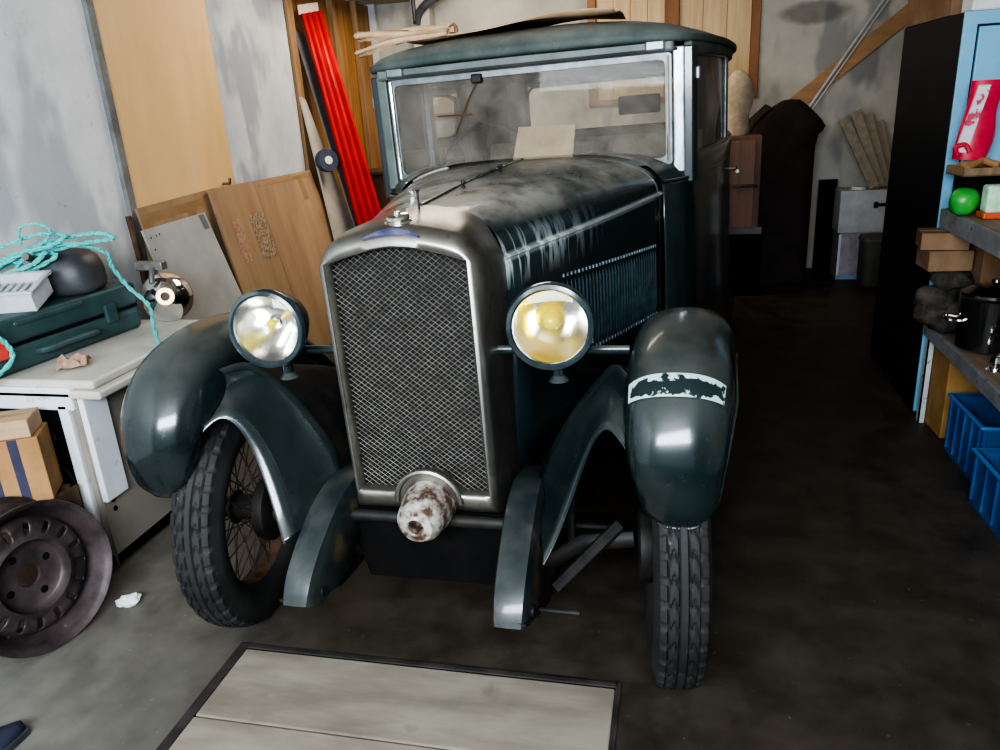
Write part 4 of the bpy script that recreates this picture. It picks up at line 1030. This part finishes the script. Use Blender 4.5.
# roll of tape hanging behind, brown cupboard, rusty pipe, hook
rl = tag(empty('cable_roll', (-2.42,5.20,1.19)), 'small dark blue roll with pale centre beside the red sheet', 'roll')
MB().lathe([(.03,-.03),(.075,-.03),(.08,0),(.075,.03),(.03,.03),(.03,-.03)], 30, mat_to((0,0,0),(.8,-.6,.1))).build('roll', M('navy_roll', (.03,.035,.06), (.06,.07,.1), rough=.6), rl)
MB().lathe([(0,.035),(.028,.035),(.028,0)], 20, mat_to((0,0,0),(.8,-.6,.1))).build('core', M('pale_core', (.55,.55,.57), (.7,.7,.7)), rl)
cup = MB().span((-2.56,6.12,0),(-2.14,6.42,1.0)).span((-2.58,6.10,1.0),(-2.12,6.44,1.03))
top('wooden_chest', cup, wood('dark_chest_wood', (.05,.022,.012), (.10,.05,.028)), 'dark brown wooden chest standing by the cladding behind the car windscreen pillar', 'chest', smooth=False, bevel=.006)
pp = tag(empty('rusty_pipe', (-2.545,3.235,0)), 'thin rusty brown pipe standing against the wall left of the cardboard', 'pipe')
MB().tube([(0,0,0),(0,0,.86),(-.01,-.005,1.10)], .014, 10).build('pipe', MT['rim_rust'], pp)
top('wall_hook', MB().tube([(0,0,0),(.045,0,.0),(.05,0,.03)], .009, 8), MT['nickel'], 'small metal hook on the plywood just above the cardboard sheets', 'hook', loc=(-2.583,4.12,1.155))
# black bracket hanging near the pillar
bk = MB().tube(smoothpath([(-2.19,6.80,2.16),(-2.16,6.79,2.24),(-2.08,6.78,2.31),(-1.95,6.78,2.37),(-1.85,6.78,2.44)],5), .034, 10, sx=.35).tube([(-2.20,6.80,2.19),(-2.205,6.80,2.33),(-2.19,6.80,2.50)], .018, 8).tube([(-2.16,6.8,2.14),(-2.17,6.8,2.09)], [.018,.004], 8)
top('hanging_bracket', bk, MT['blackplastic'], 'black folded bracket hanging high on the back wall pillar above the car roof', 'bracket')

# ------------------------------------------------------------ back wall things
# dark cover draped over a tall stand
o0 = V(.77,6.60,0); rings = []
for z, hw, hd, sk in ((.0,.225,.17,.02),(.3,.225,.17,.015),(.6,.225,.17,.01),(.9,.232,.17,0),(1.05,.238,.172,-.005),(1.13,.250,.175,0),(1.18,.262,.18,.015),(1.23,.255,.18,.02),(1.29,.19,.16,.03),(1.35,.12,.13,.04),(1.39,.06,.08,.05),(1.396,.004,.004,.05)):
    ring = []
    for k in range(48):
        a = 2*PI*k/48; fold = 1+.05*math.sin(5*a+z*2)*(1.2-z*.6)
        ring.append(V(sk+hw*fold*math.copysign(abs(math.cos(a))**.6,math.cos(a)), hd*fold*math.copysign(abs(math.sin(a))**.6,math.sin(a)), z))
    rings.append(ring)
cv = MB().rings(rings, caps=True)
# hanging corners of the cloth
for sx, zz in ((1,1.16),(-1,1.10)):
    cv.rings([[V(sx*.10,-.10,1.35),V(sx*.10,.12,1.35),V(sx*.14,0,1.37)],[V(sx*.22,-.14,1.24),V(sx*.22,.13,1.24),V(sx*.25,0,1.27)],[V(sx*.285,-.06,zz),V(sx*.285,.05,zz),V(sx*.31,0,zz+.03)],[V(sx*.23,-.03,zz-.05),V(sx*.23,.03,zz-.05),V(sx*.25,0,zz-.04)]], caps=True)
top('draped_cover', cv, M('dark_brown_cloth', (.018,.011,.009), (.035,.024,.020), rough=.9, scale=6), 'very dark brown cloth draped over a tall stand by the back wall', 'cover', loc=o0, angle=70)
# small wooden door leaf with latch, on dark trunk
top('trunk', MB().span((.26,6.02,0),(.60,6.36,.44)).span((.25,6.01,.44),(.61,6.37,.47)), MT['black'], 'black trunk low on the floor beneath the wooden cabinet', 'trunk', smooth=False, bevel=.01)
cb = tag(empty('wooden_cabinet', (.425,6.18,.472)), 'small reddish wooden cabinet with metal latch behind the car, on a dark trunk', 'cabinet')
MT['redwood'] = wood('reddish_wood', (.13,.06,.04), (.21,.11,.075))
MB().span((-.17,-.16,0),(.145,.16,.70)).build('carcass', MT['redwood'], cb, smooth=False, bevel=.006)
MB().span((-.16,-.175,.05),(.10,-.158,.67)).build('door', wood('reddish_wood_light', (.20,.105,.07), (.30,.17,.12)), cb, smooth=False, bevel=.004)
MB().span((-.05,-.188,.34),(.13,-.174,.365)).tube([(0,-.195,.352),(.03,-.2,.36),(.06,-.195,.352),(.09,-.2,.36),(.12,-.195,.352)], .008, 6).build('latch', MT['steelrim'], cb, bevel=.002)
MB().span((-.17,-.17,-.0),(.17,-.155,.05)).build('plinth', M('grey_plinth', (.12,.12,.12), (.18,.18,.18)), cb, smooth=False)
sk = MB(); rings = []
for z, w in ((0,.07),(.05,.085),(.14,.08),(.22,.095),(.30,.105),(.38,.085),(.43,.05),(.45,.02)):
    rings.append([V(w*(1+.10*math.sin(3*a+z*7)+.05*math.sin(7*a-z*15))*math.cos(a), w*.8*math.sin(a), z) for a in [2*PI*k/24 for k in range(24)]])
sk.rings(rings, caps=True)
top('cloth_bundle', sk, M('cream_cloth', (.42,.33,.23), (.60,.49,.36), rough=.9, scale=14), 'lumpy cream cloth bundle standing on the small wooden cabinet', 'cloth', loc=(.40,6.2,1.173))
# slanting plank and thin tube
def beam(name, a, b, w, t, mat, label, cat):
    a, b = V(*a), V(*b); d = (b-a); L = d.length; mid = (a+b)/2
    q_ = d.to_track_quat('X','Y').to_matrix()
    # keep thickness along Y
    X_ = d.normalized(); Y_ = V(0,1,0); Y_ = (Y_-X_*X_.dot(Y_)).normalized(); Z_ = X_.cross(Y_)
    rot = Matrix((X_,Y_,Z_)).transposed()
    mb = MB().box((0,0,0),(L,t,w),rot=rot)
    return top(name, mb, mat, label, cat, loc=mid, smooth=False, bevel=.003)
beam('slanted_plank', (.60,6.80,1.14),(1.92,6.96,2.16), .115, .022, wood('orange_plank', (.34,.18,.075), (.46,.27,.13), stretch=(1,8,8)), 'orange brown plank slanting across the back wall behind the thin tube', 'plank')
tb = MB().tube([(.93,6.74,1.26),(1.62,6.80,2.32)], .013, 8).tube([(.965,6.74,1.26),(1.655,6.80,2.32)], .008, 8)
top('metal_tube', tb, M('pale_tube', (.36,.36,.35), (.5,.5,.48), rough=.4, metal=.3), 'pair of thin pale metal tubes slanting up across the back wall', 'tube')
# soot stain on the back wall: thin patch following the wall
# cartons at the back right
bx = carton('cardboard_box', (1.42,6.68,.372), (.39,.26,.325), 0, M('white_carton', (.36,.36,.37), (.46,.46,.47), rough=.8), 'white cardboard box with dark handle slot near the back wall')
m2 = MB().span((.06,-.1325,.20),(.20,-.129,.225)).span((.05,-.1325,.19),(.08,-.129,.235)).span((.18,-.1325,.19),(.20,-.129,.235)); m2.build('handle_slot', MT['black'], bx, smooth=False)
MB().lathe([(0,.02),(.05,.02),(.06,0)], 20, mat_to((-.05,-.02,.325),(0,0,1))).build('lid_cap', M('white_cap', (.5,.5,.52), (.6,.6,.6)), bx)
b2 = carton('printed_box', (1.42,6.68,0), (.36,.26,.37), 0, M('mauve_print', (.24,.20,.23), (.36,.31,.34), scale=12), 'mauve printed box with blue base beneath the white box')
MB().span((-.185,-.135,0),(-.02,-.131,.035)).build('blue_label', M('blue_label', (.15,.25,.40), (.3,.42,.55)), b2, smooth=False)
MB().span((-.183,-.1335,.035),(-.165,-.131,.36)).build('white_edge', M('white_edge', (.5,.5,.55), (.6,.6,.62)), b2, smooth=False)
bn = MB(); rings = []
for z, s in ((0,.9),(.01,.95),(.33,1.0),(.345,1.05),(.36,1.05),(.375,.98),(.385,.6),(.386,.01)):
    rings.append([V(.135*s*math.copysign(abs(math.cos(a))**.45,math.cos(a)), .12*s*math.copysign(abs(math.sin(a))**.45,math.sin(a)), z) for a in [2*PI*k/32 for k in range(32)]])
bn.rings(rings, caps=True)
top('lidded_bin', bn, M('grey_bin', (.06,.055,.05), (.10,.095,.085), rough=.6), 'dark grey rounded bin on the floor in front of the white box', 'bin', loc=(1.50,6.38,0), angle=50)
top('hardboard_sheet', MB().box((0,0,0),(.14,.02,.76)), MT['black'], 'narrow black panel standing left of the white box at the back wall', 'sheet', loc=(1.17,6.82,.381), rot=(0,0,0), smooth=False, bevel=.002)
# bundle of boards on the white box
wl = ['leftmost board of the slanting bundle on the white box', 'second board from the left in the slanting bundle on the white box', 'third board from the left in the slanting bundle on the white box', 'rightmost board of the slanting bundle on the white box']
for k in range(4):
    a = V(1.475+k*.045, 6.60+.024*k, .715); b_ = V(1.22+k*.09, 6.70+.024*k, 1.235+.045*math.sin(k*1.4))
    beam('offcut_board', a, b_, .075, .02, wood('offcut_wood_%d' % k, (.16+.03*k,.13+.02*k,.09+.015*k), (.30,.25,.18), stretch=(6,6,6)), wl[k], 'board')

# ------------------------------------------------------------ right side
MT['navy'] = M('shaded_blue_paint', (.003,.006,.010), (.006,.011,.016), rough=.6, spec=.3, scale=4)  # blue cabinet paint darkened to put the side's shade into its colour
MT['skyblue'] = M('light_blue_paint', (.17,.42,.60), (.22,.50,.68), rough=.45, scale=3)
cbt = tag(empty('metal_cabinet', (1.36,4.16,0)), 'tall metal cabinet in light blue, with shade painted dark on its side', 'cabinet')
MB().span((-.265,-.445,0),(.265,.46,1.74)).build('carcass', MT['navy'], cbt, smooth=False, bevel=.006)  # darkened blue, the side's shade painted into the colour
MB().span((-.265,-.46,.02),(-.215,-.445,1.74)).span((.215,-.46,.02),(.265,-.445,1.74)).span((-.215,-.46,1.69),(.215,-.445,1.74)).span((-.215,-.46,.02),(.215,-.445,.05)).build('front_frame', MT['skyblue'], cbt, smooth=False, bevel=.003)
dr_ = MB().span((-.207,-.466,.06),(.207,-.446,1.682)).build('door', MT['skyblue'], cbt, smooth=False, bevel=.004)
MB().span((.17,-.49,.9),(.185,-.466,1.02)).build('handle', MT['chrome'], dr_, smooth=False, bevel=.003)
carton('cardboard_box', (1.33,4.27,1.742), (.46,.72,.22), .0, MT['card_shaded'], 'brown cardboard box lying on top of the tall metal cabinet')
MB
wb = MB().span((1.13,3.74,1.742),(1.55,3.88,1.84))
top('white_package', wb, M('white_pack', (.6,.6,.6), (.7,.7,.7)), 'white package at the front edge of the cabinet top', 'package', smooth=False, bevel=.008)
# shelf unit
MT['shelfwood'] = wood('shelf_wood', (.17,.12,.08), (.28,.20,.14), stretch=(8,.8,8))
MT['greyedge'] = M('grey_shelf_edge', (.16,.165,.17), (.27,.27,.27), rough=.6, scale=10, spots=(30,.62,.7,(.08,.07,.06)))
se = tag(empty('shelf_unit', (1.35,2.9,0)), 'long two tier wooden shelf unit with grey edges along right side', 'shelf')
MB().span((-.245,-.75,.945),(.25,.76,.975)).build('top_board', MT['shelfwood'], se, smooth=False, bevel=.004)
MB().span((-.262,-.75,.895),(-.245,.76,.972)).build('front_edge', MT['greyedge'], se, smooth=False, bevel=.003)
MB().span((-.245,-.75,.435),(.25,.78,.465)).build('lower_board', MT['shelfwood'], se, smooth=False, bevel=.004)
MB().span((-.262,-.75,.405),(-.245,.78,.464)).build('front_edge', MT['greyedge'], se, smooth=False, bevel=.003)
MT['white_leg'] = M('chipped_white_paint', (.42,.47,.48), (.58,.62,.62), rough=.6, scale=12, spots=(30,.6,.68,(.15,.12,.1)))
for yy in (.73,-.72):
    for xx in (-.245,.225):
        MB().span((xx-.012,yy-.02,0),(xx+.014,yy-.014,.945)).span((xx-.012,yy-.02,0),(xx-.006,yy+.014,.945)).build('leg', MT['white_leg'], se, smooth=False)
# goods on the top board
gp = tag(empty('red_bag', (1.160,3.585,1.18)), 'bright red bag with white printed side piece, standing before the blue cabinet', 'bag')
rings = []
for t in [k/10 for k in range(11)]:
    z = .30*t; cx = -.015+.035*t; w = .062+.006*math.sin(t*7); d = .035+.008*math.sin(t*5+1)
    rings.append([V(cx+w*(1+.05*math.sin(3*a+8*t))*math.cos(a), d*math.sin(a), z) for a in [2*PI*k/24 for k in range(24)]])
MB().rings(rings, caps=True).build('bag_body', M('crimson_plastic', (.50,.012,.045), (.68,.03,.08), rough=.35, scale=7), gp, angle=60)
rings = []
for t in [k/8 for k in range(9)]:
    z = .03+.25*t; cx = -.060+.055*t; w = .020
    rings.append([V(cx-w,-.036,z), V(cx+w,-.042,z), V(cx+w,-.030,z+.004), V(cx-w,-.024,z+.004)])
MB().rings(rings, caps=True).build('white_flap', M('white_red_print', (.5,.5,.56), (.62,.62,.66), scale=18, spots=(16,.56,.6,(.5,.04,.09))), gp, smooth=False)
MB().tube(smoothpath([(-.07,-.04,.02),(-.085,-.045,.05),(-.05,-.045,.06),(-.03,-.045,.03)],5), .010, 8).build('strap', M('crimson_strap', (.5,.02,.05), (.6,.03,.07)), gp)
top('dark_box', MB().span((1.115,3.50,.976),(1.30,3.64,1.125)), MT['black'], 'small black box under the brown tray on the top shelf', 'box', smooth=False, bevel=.004)
tb_ = tag(empty('brown_tray', (1.155,3.50,1.127), (0,0,.1)), 'shallow brown tray holding dark odds and ends below the red bag', 'tray')
MB().span((-.085,-.08,0),(.085,.08,.006)).span((-.085,-.08,0),(-.08,.08,.035)).span((.08,-.08,0),(.085,.08,.035)).span((-.085,-.08,0),(.085,-.075,.032)).span((-.085,.075,0),(.085,.08,.035)).build('tray', wood('tray_wood', (.16,.10,.06), (.30,.19,.10)), tb_, smooth=False)
MB().tube([(-.06,-.04,.03),(.02,.02,.05),(.065,-.03,.035)], .014, 8).tube([(-.05,.05,.03),(.065,.055,.04)], .016, 8).build('contents', MT['card_orange'], tb_)
gb = MB(); rings = []
for t in [k/9 for k in range(10)]:
    a0 = PI*t; rr = .052*math.sin(a0)**.7+.002; z = .054-.054*math.cos(a0)
    rings.append([V(rr*(1+.1*math.sin(3*a+t*4))*math.cos(a), rr*math.sin(a), z) for a in [2*PI*k/20 for k in range(20)]])
gb.rings(rings, caps=True)
top('green_pouch', gb, M('green_plastic_bag', (.03,.30,.04), (.07,.46,.08), rough=.35, scale=14), 'bright green rounded plastic pouch at the end of the top shelf', 'pouch', loc=(1.100,3.44,.976))
gk = tag(empty('refill_pack', (1.195,3.36,.976)), 'pale green and white pack with orange red base beside the green pouch', 'pack')
MB().span((-.05,-.035,.022),(.05,.035,.125)).build('pack', M('pale_green_print', (.35,.62,.38), (.65,.78,.66), rough=.5, scale=22), gk, smooth=False, bevel=.01)
MB().span((-.058,-.045,0),(.060,.045,.024)).build('orange_base', M('orange_red', (.50,.07,.02), (.62,.12,.04), rough=.4), gk, smooth=False, bevel=.006)
ct = MB().span((1.215,3.02,.976),(1.275,3.08,1.29))
top('timber_offcut', ct, wood('offcut_post', (.17,.13,.10), (.30,.24,.19)), 'upright rough timber offcut standing on the top shelf at the right edge', 'timber', smooth=False, bevel=.003)
# goods on the lower board
def cloth_pile(rows_, seed):
    mb = MB()
    for (c, s, rz) in rows_:
        rings = []
        for t in [k/8 for k in range(9)]:
            a0 = PI*t; rr = math.sin(a0)**.5+.02
            rings.append([V(c[0]+s[0]*rr*math.cos(a+rz)*(1+.16*math.sin(3*a+seed+t*5)), c[1]+s[1]*rr*math.sin(a+rz), c[2]+s[2]*(1-math.cos(a0))/2) for a in [2*PI*k/22 for k in range(22)]])
        mb.rings(rings, caps=True)
    return mb
gl = cloth_pile([((0,0,0),(.115,.10,.16),.3),((-.05,-.01,.11),(.10,.08,.09),.9),((.01,.0,.17),(.08,.08,.10),.1)], 2)
gl.v = [v+Vector((noise.noise(v*14), noise.noise(v*14+V(5,0,0)), .5*noise.noise(v*14+V(0,7,0))))*.045 for v in gl.v]
gl.v = [V(v.x, v.y, max(0, v.z)) for v in gl.v]
top('rag_heap', gl, M('grey_rags', (.012,.010,.009), (.085,.072,.06), rough=.9, scale=16), 'heap of dark grey rags at the far end of the lower shelf', 'rags', loc=(1.085+.05,3.54,.466), angle=70)
carton('small_box', (1.10,3.575,.735), (.17,.16,.085), .05, MT['card_shaded'], 'small brown cardboard box beneath the topmost box, above the grey rags')
carton('small_box', (1.085,3.58,.822), (.18,.15,.07), -.12, MT['card_shaded'], 'topmost small brown cardboard box just under the upper shelf edge')
carton('small_box', (1.30,3.56,.466), (.20,.22,.40), .05, MT['card_shaded'], 'tall brown cardboard box standing behind the black pot, lower shelf')
pot = tag(empty('black_pot', (1.215,3.30,.466)), 'glossy black metal pot with lid on the lower shelf', 'pot')
MT['gloss'] = M('black_gloss', (.010,.009,.009), (.02,.018,.016), rough=.15, coat=1, scale=5)
MB().lathe([(0,0),(.10,0),(.115,.01),(.12,.10),(.12,.21),(.126,.216),(.120,.222),(0,.222)], 40).build('pot_body', MT['gloss'], pot)
MB().lathe([(.122,.222),(.118,.232),(.08,.250),(.02,.258),(0,.258)], 40).lathe([(.0,.28),(.016,.28),(.018,.27),(.008,.255)], 16).build('lid', MT['gloss'], pot)
MB().tube(smoothpath([(-.115,-.03,.12),(-.16,-.04,.125),(-.16,.04,.125),(-.115,.03,.12)],4), .007, 8).build('handle', MT['chrome'], pot)
fx = tag(empty('metal_fitting', (1.155,3.03,.466)), 'small shiny metal fitting in front of the black pot', 'fitting')
MB().lathe([(0,.05),(.018,.05),(.022,.03),(.012,.025),(.012,.0),(.03,0)], 20).build('fitting_body', MT['chrome'], fx)
MB().tube([(0,0,.045),(.03,.01,.07)], .008, 8).build('spout', MT['chrome'], fx)
top('black_tin', MB().lathe([(0,0),(.05,0),(.052,.09),(.048,.10),(0,.10)], 24), MT['gloss'], 'small black round tin beside the shiny fitting on the lower shelf', 'tin', loc=(1.24,3.00,.466))
top('blue_block', MB().span((-.05,-.03,0),(.05,.03,.028)), M('cyan_block', (.06,.30,.45), (.10,.40,.55), rough=.5), 'small light blue block on the lower shelf near the right edge', 'block', loc=(1.215,2.88,.466), smooth=False, bevel=.004)
# below the shelf
ob = carton('cardboard_box', (1.255,3.555,0), (.25,.22,.37), .06, M('amber_cardboard', (.30,.155,.045), (.42,.235,.08), rough=.8), 'amber cardboard box standing on floor under the lower shelf')
MT['bluecrate'] = M('blue_plastic', (.006,.06,.20), (.015,.11,.31), rough=.4, scale=6)
def blue_crate(loc, d, rz, label):
    e = tag(empty('plastic_crate', loc, (0,0,rz)), label, 'crate')
    x,y,h = d[0]/2,d[1]/2,d[2]; t = .006
    mb = MB().span((-x,-y,0),(x,y,.008)).span((-x,-y,0),(-x+t,y,h)).span((x-t,-y,0),(x,y,h)).span((-x,-y,0),(x,-y+t,h)).span((-x,y-t,0),(x,y,h))
    mb.build('crate_shell', MT['bluecrate'], e, smooth=False, bevel=.002)
    r_ = MB().span((-x-.014,-y-.014,h-.012),(x+.014,-y+t,h)).span((-x-.014,y-t,h-.012),(x+.014,y+.014,h)).span((-x-.014,-y,h-.012),(-x+t,y,h)).span((x-t,-y,h-.012),(x+.014,y,h))
    r_.build('rim', M('blue_rim', (.03,.18,.50), (.06,.26,.60), rough=.35), e, smooth=False, bevel=.003)
    rb = MB()
    for k in range(5): yy = lerp(-y+.02, y-.02, k/4); rb.span((-x-.010,yy-.006,.02),(-x,yy+.006,h-.012))
    for k in range(4): xx = lerp(-x+.02, x-.02, k/3); rb.span((xx-.006,-y-.010,.02),(xx+.006,-y,h-.012))
    rb.build('ribs', MT['bluecrate'], e, smooth=False, bevel=.002)
    MB().span((-x+.01,-y+.01,.01),(x-.01,y-.01,h*.45)).build('contents', MT['black'], e, smooth=False, bevel=.01)
    return e
blue_crate((1.28,3.16,0), (.30,.34,.255), .03, 'blue plastic crate beside the amber cardboard box, far one of two')
blue_crate((1.235,2.66,0), (.30,.42,.215), .03, 'blue plastic crate cut by the right photo edge, nearer of two')

# ------------------------------------------------------------ light
w = bpy.data.worlds.new('world'); bpy.context.scene.world = w; w.use_nodes = True
w.node_tree.nodes['Background'].inputs[0].default_value = (.62,.72,.85,1); w.node_tree.nodes['Background'].inputs[1].default_value = .32
def area(name, loc, target, sx, sy, power, col):
    l = bpy.data.lights.new(name, 'AREA'); l.shape = 'RECTANGLE'; l.size = sx; l.size_y = sy; l.energy = power; l.color = col
    o = bpy.data.objects.new(name, l); COL.objects.link(o); o.location = loc
    o.rotation_euler = (Vector(target)-Vector(loc)).to_track_quat('-Z','Y').to_euler(); return o
area('daylight_door', (-.6,-1.15,2.0), (-2.4,3,2.0), 2.8, .85, 125, (.84,.92,1.0))
area('back_fill_lamp', (-1.3,5.3,2.70), (-1.5,5.3,0), 1.6, 1.2, 34, (1.0,.88,.72))  # added warm lamp under the closed ceiling, brightens the upper back
sc = bpy.context.scene
sc.view_settings.view_transform = 'AgX'; sc.view_settings.look = 'AgX - High Contrast'; sc.view_settings.exposure = 1.0
